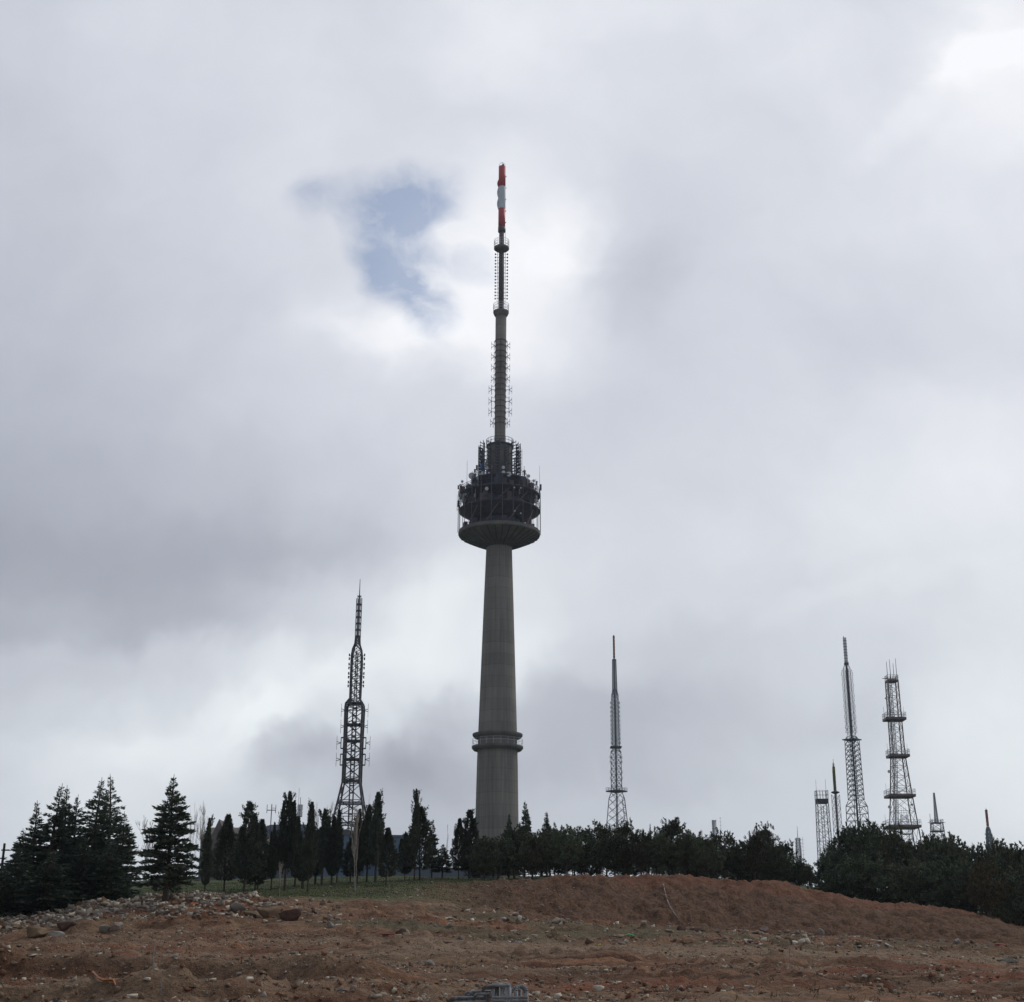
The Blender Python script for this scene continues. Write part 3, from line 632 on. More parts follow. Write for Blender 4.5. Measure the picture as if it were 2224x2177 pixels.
    for k in range(15):
        for sd_ in range(4):
            a = math.pi / 2 * sd_; py = 553 + 6.9 * k; zz = z(py); R = m(13.0, py); c, s = math.cos(a), math.sin(a); b = MB()
            b.bar((m(6, py) * c, m(6, py) * s, zz + .1), (R * c, R * s, zz), .035)
            b.box((R * c, R * s, zz + .05), (.24, .24, .34), a + .5); b.build('aerial_element', 'darksteel', t)
    for a in (math.pi, 0, math.pi / 2, -math.pi / 2):
        R = m(8.6, 600); b = MB(); c, s = math.cos(a), math.sin(a); b.bar((R * c, R * s, z(672)), (R * c, R * s, z(545)), .06)
        for k in range(10): zz = z(560 + 11 * k); b.bar((m(5, 600) * c, m(5, 600) * s, zz), (R * c, R * s, zz), .05)
        b.build('cable_rail', 'darksteel', t)
    MB().lathe([(m(5.4, 530), z(541)), (m(5.4, 500), z(503))], 24).build('mast', 'maststeel', t, True)
    MB().bar((m(8.2, 520), 0, z(541)), (m(8.2, 520), 0, z(497)), .05).build('cable_rail', 'darksteel', t)
    MB().lathe([(m(8, 500), z(504)), (m(8, 500), z(494.5))], 28).build('mast_collar', 'maststeel', t, True)
    for p0, p1, mm, bulge in ((494.5, 455, 'red', 0), (455, 407, 'white', 1), (407, 363, 'red', 1)):
        zz0, zz1 = z(p0), z(p1); r = m(7.6, p0); pr = [(r, zz0)]
        if mm == 'red': pr += [(r, zz1)]
        else: pr += [(r * 1.04, zz0 + .1), (r * 1.04, zz1 - .1), (r, zz1)]
        o = MB().lathe(pr, 28).build('mast_cover', mm, t, True); tag(o, 'red mast cover' if mm == 'red' else 'white mast cover')
        if bulge:
            n = 2 if mm == 'white' else 1
            for k in range(n):
                za, zb_ = (zz0 + (zz1 - zz0) * k / n, zz0 + (zz1 - zz0) * (k + 1) / n) if n == 2 else (zz0, zz0 + (zz1 - zz0) * .35)
                pts = [(-r * (.8 + .35 * math.sin(math.pi * q)), 0, za + (zb_ - za) * q) for q in np.linspace(0, 1, 8)]
                MB().path(pts, r * .28, 8).build('cable_cover', mm, o)
    for k in range(5): zz = z(385 + 25 * k); MB().bar((m(7.4, 450), 0, zz), (m(9.2, 450), 0, zz + .3), .1).build('step', 'darksteel', t)
    b = MB(); zz = z(363); r = m(6.8, 360)
    for a in (0, math.pi / 2):
        pts = [(r * math.cos(q) * math.cos(a), r * math.cos(q) * math.sin(a), zz + m(11, 355) * math.sin(q)) for q in np.linspace(0, math.pi, 13)]; b.path(pts, .05, 4)
    b.build('lightning_cage', 'panel', t); MB().lathe([(.25, zz), (.3, zz + .5), (.12, zz + .9)], 10, c=(m(2, 360), 0)).build('warning_lamp', 'darksteel', t)
tv_tower()

# ------------------------------------------------------------------ lattice towers
def lattice(A, t, lv, rot, rl, rb, material, panel=1.0, brace='X', legs=True, mat_leg=None, horiz=True):
    """lv: list of (py, half width px) from the bottom up; width is measured between silhouettes"""
    k = math.cos(math.radians(45)) if abs(rot) < .01 else 1.0
    # corner radius so that the silhouette half width is hw
    def R(hw, py): return A.m(hw, py) * (math.sqrt(2) if abs(rot) < .01 else 1.0)
    Zs = [A.z(p) for p, _ in lv]; Rs = [R(h, p) for p, h in lv]
    def corner(z, c):
        r = np.interp(z, Zs, Rs); a = math.pi / 4 + rot + c * math.pi / 2; return np.array([r * math.cos(a), r * math.sin(a), z])
    if legs:
        for c in range(4):
            b = MB()
            for i in range(len(Zs) - 1): b.bar(corner(Zs[i], c), corner(Zs[i + 1], c), rl, 4)
            b.build('leg', mat_leg or material, t)
    for i in range(len(Zs) - 1):
        w = (Rs[i] + Rs[i + 1]) / 2 * math.sqrt(2); n = max(1, round((Zs[i + 1] - Zs[i]) / (w * panel))); b = MB()
        for j in range(n):
            z0 = Zs[i] + (Zs[i + 1] - Zs[i]) * j / n; z1 = Zs[i] + (Zs[i + 1] - Zs[i]) * (j + 1) / n
            for c in range(4):
                a0, a1, b0, b1 = corner(z0, c), corner(z0, c + 1), corner(z1, c), corner(z1, c + 1)
                if horiz: b.bar(a0, a1, rb)
                if brace == 'X': b.bar(a0, b1, rb); b.bar(a1, b0, rb)
                elif brace == 'K': mid = (b0 + b1) / 2; b.bar(a0, mid, rb); b.bar(a1, mid, rb)
                else: b.bar(a0 if j % 2 else a1, b1 if j % 2 else b0, rb)
        b.build('bracing', material, t)
    return corner
def spine(A, t, p0, p1, w, material, rb=.06, ladder=True):
    z0, z1 = A.z(p0), A.z(p1); b = MB(); h = A.m(w, (p0 + p1) / 2)
    for sx, sy in ((-1, -1), (1, -1), (1, 1), (-1, 1)): b.bar((sx * h, sy * h, z0), (sx * h, sy * h, z1), rb)
    n = int((z1 - z0) / 1.6)
    for k in range(n): zz = z0 + (z1 - z0) * k / n; b.bar((-h, -h, zz), (h, -h, zz), rb); b.bar((-h, h, zz), (h, h, zz), rb)
    b.build('ladder_shaft', material, t)
def plat(A, t, py, hw, material, th=.3, rail=1.2, square=True, rot=0.0):
    zz = A.z(py); R = A.m(hw, py); b = MB()
    if square: b.box((0, 0, zz), (2 * R, 2 * R, th), rot)
    else: b.lathe([(R * .2, zz - th), (R, zz), (R * .3, zz + th)], 16)
    o = b.build('platform', material, t)
    if rail:
        r = MB(); cs = [(-R, -R), (R, -R), (R, R), (-R, R)]; co, si = math.cos(rot), math.sin(rot); cs = [(x * co - y * si, x * si + y * co) for x, y in cs]
        for i in range(4):
            p, q = cs[i], cs[(i + 1) % 4]
            for h in (rail, rail * .5): r.bar((*p, zz + th / 2 + h), (*q, zz + th / 2 + h), .05)
            for k in range(4):
                f = k / 4; x, y = p[0] + (q[0] - p[0]) * f, p[1] + (q[1] - p[1]) * f; r.bar((x, y, zz), (x, y, zz + th / 2 + rail), .05)
        r.build('railing', material, o)
    return o
def vdipole(A, t, py, x0, x1, spread, material, rod=0.0, ra=.06, name='dipole_antenna', dirs=(0, math.pi), rods=.05):
    for a in dirs:
        c, s = math.cos(a), math.sin(a); d = np.array([c, s, 0]); zz = A.z(py); b = MB(); q = d * A.m(x0, py) + [0, 0, zz]
        for sg in (-1, 1):
            e = d * A.m(x1, py) + [0, 0, zz + sg * A.m(spread, py)]; b.bar(q, e, ra)
            b.bar(e - [0, 0, max(rod, .25)], e + [0, 0, max(rod, .25)], rods)
        b.build(name, material, t)

def tower_left():
    A = Axis(757.5, 1860, 320); z, m = A.z, A.m
    t = empty('lattice_mast', A.base, 'black lattice mast left of the concrete tower with flared legs and caged pale top', 'radio mast')
    lv = [(1885, 44), (1815, 37), (1770, 31), (1740, 25.5), (1700, 18.3), (1690, 18), (1600, 18), (1540, 18.5), (1530, 17.5), (1519, 10.5), (1440, 11), (1425, 10.5), (1412, 9), (1400, 5), (1384, 4)]
    lattice(A, t, lv[:5], 0, .26, .10, 'blacksteel', .8, 'X'); lattice(A, t, lv[4:9], 0, .34, .105, 'blacksteel', .72, 'X'); lattice(A, t, lv[8:], 0, .25, .09, 'blacksteel', .7, 'X')
    spine(A, t, 1880, 1525, 4, 'blacksteel', .14)
    spine(A, t, 1525, 1420, 2.2, 'greengalv', .1)
    for py, hw in ((1697, 18.5), (1610, 17), (1528, 18), (1575, 17.5), (1650, 17.5)): plat(A, t, py, hw * .92, 'blacksteel', .28, 0)
    for py in (1427, 1447, 1467, 1486): vdipole(A, t, py, 10.5, 16.5, 4.2, 'blacksteel', .3, .06, 'antenna_pair', (0, math.pi, math.pi / 2, -math.pi / 2), .2)
    for py, x0, x1 in ((1543, 20, 29), (1578, 20, 29)): vdipole(A, t, py, x0, x1, 3, 'maststeel', 1.25, .09)
    for py, x0, x1 in ((1614, 27, 36), (1650, 27, 36)):
        vdipole(A, t, py, x0, x1, 3, 'maststeel', 1.25, .09)
        for sg in (-1, 1):
            b = MB(); X = sg * m(27, py)
            b.bar((X, 0, z(py + 12.5)), (X, 0, z(py - 12)), .12)
            for q in (py + 12, py - 11.5): b.bar((sg * m(17, py), 0, z(q)), (X, 0, z(q)), .2)
            b.build('outrigger', 'blacksteel', t)
    for py in (1745, 1790, 1835):
        zz = z(py); b = MB(); R = m(25.5 + (py - 1740) * .16, py)
        for y_ in (-R, R): b.bar((-R, y_, zz), (R, y_, zz), .18)
        b.bar((-R, -R, zz), (-R, R, zz), .18); b.bar((R, -R, zz), (R, R, zz), .18); b.bar((-R, 0, zz), (R, 0, zz), .15); b.build('tie_beam', 'blacksteel', t)
    # caged panel section
    rp = m(5.0, 1340)
    for k in range(6):
        p0, p1 = 1383 - 13.8 * k, 1383 - 13.8 * (k + 1)
        MB().lathe([(rp, z(p0) + .2), (rp, z(p1) - .12)], 4, phase=math.pi / 4).build('antenna_panel', 'panel', t)
        MB().lathe([(rp * 1.22, z(p0) - .1), (rp * 1.22, z(p0) + .2)], 12).build('clamp_ring', 'blacksteel', t)
    for a in range(4):
        x, y_ = rp * 1.12 * math.cos(a * math.pi / 2), rp * 1.12 * math.sin(a * math.pi / 2)
        MB().bar((x, y_, z(1386)), (x, y_, z(1300)), .13).build('panel_support', 'darksteel', t)
    b = MB(); r = m(3.6, 1298)
    for a in range(4): x, y_ = r * math.cos(a * math.pi / 2 + .4), r * math.sin(a * math.pi / 2 + .4); b.bar((x, y_, z(1302)), (x, y_, z(1293)), .09)
    b.ring(r, z(1296), .08, 12); b.build('top_frame', 'darksteel', t)
    MB().bar((0, 0, z(1300)), (0, 0, z(1258)), .13, 6, .06).build('whip_antenna', 'darksteel', t)
tower_left()

def tower_mid():
    A = Axis(1341, 1810, 520); z, m = A.z, A.m
    t = empty('lattice_mast', A.base, 'slim grey lattice mast just right of the concrete tower with a red brown tip', 'radio mast')
    r45 = math.pi / 4
    lattice(A, t, [(1860, 31), (1820, 26), (1735, 17), (1722, 12)], r45, .20, .075, 'greengalv', .55, 'X', horiz=False)
    lattice(A, t, [(1720, 11.5), (1633, 10.8), (1627, 6.5)], r45, .20, .09, 'greengalv', .8, 'X')
    lattice(A, t, [(1624, 8), (1510, 7), (1500, 4.5)], r45, .21, .10, 'greengalv', .8, 'X')
    lattice(A, t, [(1500, 5), (1434, 3.8)], r45, .19, .08, 'greengalv', 1.0, 'X')
    spine(A, t, 1858, 1440, 1.1, 'darksteel', .16)
    plat(A, t, 1719, 16.5, 'darksteel', .5, 1.0, rot=r45); plat(A, t, 1623.5, 12, 'darksteel', .5, 0); plat(A, t, 1500, 5, 'darksteel', .4, 0); plat(A, t, 1434, 4.2, 'darksteel', .5, 0)
    for k in range(10): vdipole(A, t, 1527 + k * 9.6, 7.5, 10.2, 1.4, 'darksteel', .35, .1, 'antenna_pair', (0, math.pi, -math.pi / 2), .12)
    for py in (1645, 1655, 1677, 1690): vdipole(A, t, py, 11, 13.5, 1.5, 'darksteel', .4, .08)
    for k in range(7):
        MB().lathe([(m(2.3, 1400), z(1430 - 7 * k) + .05), (m(2.3, 1400), z(1424 - 7 * k))], 12).build('mast_cover', 'rust' if k > 0 else 'maststeel', t)
    MB().bar((0, 0, z(1436)), (0, 0, z(1380)), m(1.4, 1400), 8).build('mast_core', 'maststeel', t)
    b = MB(); p0 = np.array([m(17, 1735), 0, z(1735)]); p1 = np.array([m(30, 1858), 0, z(1858)]); o = np.array([-m(5.5, 1800), 0, 0])
    b.bar(p0 + o, p1 + o, .15); 
    for k in range(26): f = k / 26; q = p0 + (p1 - p0) * f; b.bar(q, q + o, .1)
    b.build('ladder', 'maststeel', t)
tower_mid()

def tower_right():
    A = Axis(1866.5, 1830, 420); z, m = A.z, A.m; r45 = math.pi / 4
    t = empty('lattice_mast', A.base, 'tallest lattice mast of the right cluster, bristling upper section and pale tip', 'radio mast')
    lattice(A, t, [(1880, 26), (1752, 23.5), (1740, 17.5)], r45, .13, .085, 'greengalv', .45, 'K')
    lattice(A, t, [(1738, 17.5), (1608, 15.5), (1598, 8.5)], r45, .13, .09, 'greengalv', .45, 'K')
    lattice(A, t, [(1596, 9), (1452, 7.5), (1442, 3)], r45, .09, .04, 'galv', 1.0, 'X')
    spine(A, t, 1878, 1442, 1.0, 'darksteel', .13)
    for k in range(30):
        py = 1459 + k * 4.6
        for a in (0, math.pi, math.pi / 2, -math.pi / 2):
            c, s = math.cos(a), math.sin(a); d = np.array([c, s, 0]); b = MB(); q = d * m(6.5, py) + [0, 0, z(py)]; e = d * m(10.2 + (k * 7 % 5) * .55, py) + [0, 0, z(py) + .35]
            b.bar(q, e, .07); b.bar(e + [0, 0, -.35], e + [0, 0, .3], .06); b.bar(e + [-s * .3, c * .3, 0], e - [-s * .45, c * .45, 0], .06); b.build('aerial_element', 'darksteel', t)
    for k in range(12):
        py = 1612 + k * 10.6
        for a in (r45, 3 * r45, 5 * r45, 7 * r45):
            c, s = math.cos(a), math.sin(a); b = MB(); R = m(8.5, py); b.bar((R * c * .5, R * s * .5, z(py)), (R * c * 1.1, R * s * 1.1, z(py)), .11); b.build('antenna_arm', 'darksteel', t)
    plat(A, t, 1607, 15, 'greengalv', .3, 0, rot=r45); plat(A, t, 1442, 4.2, 'darksteel', .7, 0)
    MB().lathe([(m(3.9, 1410), z(1440)), (m(3.7, 1410), z(1387))], 12).build('antenna_panel', 'panel', t)
    for k in range(8): zz = z(1438 - 6.4 * k); MB().lathe([(m(4.2, 1410), zz), (m(4.2, 1410), zz + .25)], 12).build('clamp_ring', 'galv', t)
    b = MB(); b.bar((-m(2, 1390), 0, z(1388)), (-m(2, 1390), 0, z(1382)), .1); b.ring(m(3.4, 1390), z(1386), .08, 12); b.build('top_frame', 'darksteel', t)
tower_right()

def tower_platforms():
    A = Axis(1967, 1845, 360); z, m = A.z, A.m; t = empty('platform_mast', A.base, 'lattice mast with four railed work platforms and rod aerials on top', 'radio mast')
    lattice(A, t, [(1890, 33), (1845, 28.5), (1797, 24.5), (1730, 18.8), (1643, 12.4)], 0, .17, .055, 'maststeel', .75, 'X')
    lattice(A, t, [(1643, 12.4), (1563, 11.6), (1480, 11)], 0, .16, .05, 'maststeel', .8, 'X')
    # cable ladder following the left legs
    b = MB(); 
    def lx(py): return -m(np.interp(py, [1480, 1563, 1643, 1730, 1797, 1890], [6, 6.5, 7.5, 12.5, 17, 25.5]), py)
    pys = [1885, 1797, 1730, 1643, 1563, 1482]
    for off in (-m(3.2, 1700), m(3.2, 1700)):
        for y_ in (-.9, .5):
            b.path([(lx(p) + off, y_, z(p)) for p in pys], .10, 4)
    for k in range(90):
        p = 1482 + k * 4.45; b.bar((lx(p) - m(3.2, p), -.9, z(p)), (lx(p) + m(3.2, p), -.9, z(p)), .05)
    b.build('ladder_shaft', 'greengalv', t)
    for py, hw, dx in ((1563, 21, -1), (1643, 21, 0), (1730, 28, -3), (1797, 34, -4)):
        zz = z(py); R = m(hw, py); X = m(dx, py); b = MB(); D = R * .85
        for y_ in (-D, D): b.box((X, y_, zz), (2 * R, .2, .6))
        for x_ in (-R, R): b.box((X + x_, 0, zz), (.2, 2 * D - .3, .6))
        b.box((X, 0, zz - .3), (2 * R - .3, 2 * D - .3, .08)); o = b.build('platform', 'maststeel', t); r = MB()
        cs = [(X - R, -D), (X + R, -D), (X + R, D), (X - R, D)]
        for i in range(4):
            p, q = cs[i], cs[(i + 1) % 4]
            for h in (1.6, 1.05): r.bar((*p, zz + h), (*q, zz + h), .045)
            for k in range(5): f = k / 5; r.bar((p[0] + (q[0] - p[0]) * f, p[1] + (q[1] - p[1]) * f, zz + .3), (p[0] + (q[0] - p[0]) * f, p[1] + (q[1] - p[1]) * f, zz + 1.6), .045)
        r.build('railing', 'galv', o)
        for sx in ((-1,) if py in (1730, 1797) else (-1, 1)): MB().bar((X + sx * R, 0, zz), (X + sx * R * 1.04, 0, zz + m(28, py)), .06, 4, .03).build('whip_antenna', 'galv', t)
    plat(A, t, 1480, 11.5, 'maststeel', .5, 1.2)
    for dx, p0 in ((-13, 1438), (-3.5, 1433), (6.5, 1442), (15, 1431)):
        X = m(dx * .72, 1480); MB().bar((X, -.5, z(1482)), (X, -.5, z(p0)), .11, 5, .06).build('whip_antenna', 'galv', t)
    MB().bar((-m(20, 1475), 0, z(1474)), (m(12, 1475), 0, z(1474)), .1).build('crossarm', 'maststeel', t)
    for px, py, r in ((1931, 1676, 3.4), (1932, 1753, 3.6), (1998, 1828, 4.2), (1924, 1517, 2.4), (1981, 1748, 2.6)):
        P = at(px, py, A.Y - 1.5); c0 = np.array([P[0] - A.X, -1.5, P[2] - A.zb]); rr = r * mpp(P); q = MB(); d = np.array([-.6, -.75, 0]); d /= np.linalg.norm(d)
        q.bar(c0 - d * rr * .4, c0, rr * .5, 14, rr); q.bar(c0, c0 + d * rr * .3, rr, 14, rr * .95); o = q.build('microwave_dish', 'dish', t)
        b = MB(); b.bar(c0 - d * .2, (c0[0] * .8, 0, c0[2]), .1); b.build('bracket', 'maststeel', o)
tower_platforms()

def small_masts():
    r45 = math.pi / 4
    # cage-topped mast
    A = Axis(1792, 1850, 380); z, m = A.z, A.m
    t = empty('lattice_mast', A.base, 'stubby lattice mast with a cage deck on top, leftmost of the right cluster', 'radio mast')
    lattice(A, t, [(1895, 14.5), (1848, 13.5), (1745, 11.6)], 0, .12, .06, 'galv', .75, 'X'); spine(A, t, 1890, 1750, 2.6, 'galv', .06)
    plat(A, t, 1742, 12, 'darksteel', .9, 0); plat(A, t, 1737, 12.2, 'darksteel', .2, 2.2)
    for sx, p0 in ((-10.5, 1693), (10.5, 1692)): MB().bar((m(sx, 1740), 0, z(1742)), (m(sx, 1740), 0, z(p0)), .07, 4, .04).build('whip_antenna', 'galv', t)
    # green topped
    A = Axis(1823, 1850, 440); z, m = A.z, A.m
    t = empty('lattice_mast', A.base, 'thin pale lattice mast with olive green cylinder above a flat disc', 'radio mast')
    lattice(A, t, [(1890, 10.5), (1850, 10), (1726, 8.8)], r45, .09, .045, 'galv', 1.1, 'X'); 
    MB().bar((0, 0, 0), (0, 0, z(1722)), m(1.5, 1800), 8).build('mast_core', 'maststeel', t)
    MB().lathe([(m(1, 1722), z(1726)), (m(9.2, 1722), z(1722)), (m(9, 1722), z(1720.5)), (m(2, 1722), z(1717.5))], 20).build('disc', 'darksteel', t)
    MB().lathe([(m(3.1, 1690), z(1718)), (m(3.1, 1690), z(1667)), (m(2.4, 1690), z(1665))], 14).build('mast_cover', 'olive', t)
    MB().box((-m(3.2, 1690), -.2, z(1695)), (.12, .3, z(1672) - z(1716))).build('cover_strip', 'yellow', t)
    MB().lathe([(m(1.5, 1660), z(1667)), (m(2.4, 1660), z(1661)), (m(1.2, 1660), z(1657))], 10).build('lamp_housing', 'dish', t)
    MB().bar((0, 0, z(1660)), (0, 0, z(1649)), .08).build('lightning_rod', 'galv', t)
    # faint lattice behind the platform mast
    A = Axis(1970, 1850, 620); z, m = A.z, A.m
    t = empty('lattice_mast', A.base, 'faint lattice mast far behind the platform mast, showing between its legs', 'radio mast')
    lattice(A, t, [(1890, 18), (1845, 14), (1800, 8.5), (1770, 6)], 0, .12, .07, 'galv', .9, 'X'); plat(A, t, 1812, 12, 'galv', .25, 0)
    for dx in (-5, 0, 5): MB().bar((m(dx, 1770), 0, z(1772)), (m(dx, 1770), 0, z(1754)), .08).build('whip_antenna', 'galv', t)
    # crossbar mast
    A = Axis(2038, 1830, 480); z, m = A.z, A.m
    t = empty('lattice_mast', A.base, 'short lattice mast with wide crossbars and a slender leaning lattice tip, behind the right pines', 'radio mast')
    lattice(A, t, [(1890, 14.5), (1830, 13), (1787, 10.5)], 0, .13, .07, 'greengalv', .6, 'X'); plat(A, t, 1806, 12.5, 'darksteel', .4, 0); plat(A, t, 1788, 11.5, 'darksteel', .25, 1.0)
    MB().bar((-m(19, 1788), 0, z(1787)), (m(19, 1788), 0, z(1787)), .09).build('crossarm', 'maststeel', t)
    lattice(A, t, [(1787, 3.4), (1722, 1.2)], 0, .09, .07, 'galv', 1.0, 'X')
    for dx, p1, p0 in ((-13, 1800, 1768), (-11, 1840, 1790), (13, 1800, 1785), (15, 1806, 1795), (4, 1787, 1775)):
        b = MB(); x = m(dx, 1790); b.bar((x, 0, z(p1)), (x, 0, z(p0)), .09); b.bar((x * .8, 0, z(p1) + .2), (x, 0, z(p1) + .2), .07); b.build('whip_antenna', 'galv', t)
    # rust tipped
    A = Axis(2151, 1850, 540); z, m = A.z, A.m
    t = empty('lattice_mast', A.base, 'small lattice mast with a rust orange cylinder on top, rightmost of all', 'radio mast')
    lattice(A, t, [(1910, 8), (1850, 7), (1812, 5.6), (1803, 4.8), (1796, 2)], r45, .2, .15, 'greengalv', .8, 'X')
    MB().lathe([(m(2.8, 1780), z(1795)), (m(2.8, 1780), z(1762))], 12).build('mast_cover', 'rust', t); MB().lathe([(m(3, 1760), z(1762)), (m(2.6, 1760), z(1759))], 12).build('mast_cap', 'maststeel', t)
    MB().bar((0, 0, z(1760)), (0, 0, z(1755)), .09).build('lightning_rod', 'galv', t)
    for k in range(5): vdipole(A, t, 1812 + k * 9, 5.5, 7.8, .8, 'darksteel', .3, .09, 'antenna_pair')
    # tiny dense mast
    A = Axis(1735, 1860, 560); z, m = A.z, A.m
    t = empty('lattice_mast', A.base, 'tiny faint lattice mast standing in the gap between the two pine groves', 'radio mast')
    lattice(A, t, [(1900, 5), (1860, 4.6), (1820, 3.6)], 0, .15, .10, 'galv', .8, 'X'); MB().bar((0, 0, z(1822)), (0, 0, z(1795)), .16, 5, .07).build('whip_antenna', 'galv', t)
    for k in range(6): vdipole(A, t, 1824 + k * 7, 4, 6.5, .8, 'galv', .3, .08, 'antenna_pair')
    b = MB(); x = m(10, 1840); b.bar((x, 0, z(1895)), (x, 0, z(1818)), .07)
    for k in range(7): b.bar((x - .7, 0, z(1824 + 8 * k)), (x + .7, 0, z(1824 + 8 * k)), .05)
    b.build('side_aerial', 'galv', t)
    # triple pole
    A = Axis(1552.5, 1820, 300); z, m = A.z, A.m
    t = empty('pole_antenna', A.base, 'cluster of pale vertical poles rising above the middle of the pine row', 'antenna')
    for dx in (-4.2, -1.2, 3.4): MB().bar((m(dx, 1800), 0, 0), (m(dx, 1800), 0, z(1781)), m(1.0, 1800), 8).build('pole', 'panel', t)
    for dx in (-2.6, 1.2): MB().bar((m(dx, 1800), .2, 0), (m(dx, 1800), .2, z(1782)), m(.9, 1800), 8).build('pole', 'galv', t)
    b = MB(); [b.box((0, 0, z(py)), (m(9.5, 1800), .3, .12)) for py in (1783, 1800, 1818)]; b.build('clamp', 'galv', t)
    A = Axis(1566, 1820, 302); z, m = A.z, A.m
    t = empty('ladder_aerial', A.base, 'thin ladder shaped aerial beside the cluster of pale poles', 'antenna')
    MB().bar((0, 0, 0), (0, 0, z(1775)), .035).build('pole', 'galv', t); b = MB()
    for k in range(7): b.bar((-m(2.6, 1790), 0, z(1777 + 8 * k)), (m(2.6, 1790), 0, z(1777 + 8 * k)), .03)
    b.build('rungs', 'galv', t)
    A = Axis(1644.5, 1820, 260); z, m = A.z, A.m
    t = empty('beacon_mast', A.base, 'thin dark mast with stacked drum aerials above the right half of the pine row', 'antenna')
    MB().bar((0, 0, 0), (0, 0, z(1789)), .05).build('pole', 'darksteel', t)
    for py in (1791, 1797, 1803, 1809): MB().lathe([(m(1.8, 1800), z(py)), (m(1.8, 1800), z(py - 3.6))], 10).build('drum_aerial', 'maststeel', t)
    # building-top aerials on the left
    A = Axis(588, 1790, 236); z, m = A.z, A.m; zr = z(1798)
    t = empty('cross_aerial', (A.X, A.Y, A.zb), 'cross shaped aerial with two upturned arms above the left roofs', 'antenna')
    b = MB(); b.bar((0, 0, 0), (0, 0, z(1747)), .10, 6, .07); b.build('pole', 'darksteel', t); b = MB(); zz = z(1760)
    b.bar((-m(10, 1760), 0, zz), (m(9, 1760), 0, zz), .09)
    for dx in (-10, 9): b.bar((m(dx, 1760), 0, zz - .5), (m(dx, 1760), 0, zz + .9), .06)
    b.bar((m(1, 1760), 0, zz + .35), (m(9, 1760), 0, zz + .35), .05); b.build('crossarm', 'darksteel', t)
    A = Axis(650, 1790, 234); z, m = A.z, A.m
    t = empty('sector_antenna_pole', A.base, 'pole with two stacked pale drum antennas above the grey hall roof', 'antenna')
    MB().bar((0, 0, 0), (0, 0, z(1732)), .08, 6, .05).build('pole', 'galv', t)
    for p0, p1 in ((1760, 1748), (1774, 1762)):
        for a in range(6):
            R = m(4.2, 1760); c, s = math.cos(a * math.pi / 3), math.sin(a * math.pi / 3); MB().box((R * c, R * s, (z(p0) + z(p1)) / 2), (.22, .3, z(p1) - z(p0)), a * math.pi / 3).build('sector_panel', 'panel', t)
        MB().ring(m(4.4, 1760), z(p0), .07, 12).build('mount_ring', 'darksteel', t)
    MB().bar((-m(4, 1750), 0, z(1795)), (-m(4, 1750), 0, z(1712)), .035).build('whip_antenna', 'galv', t)
small_masts()

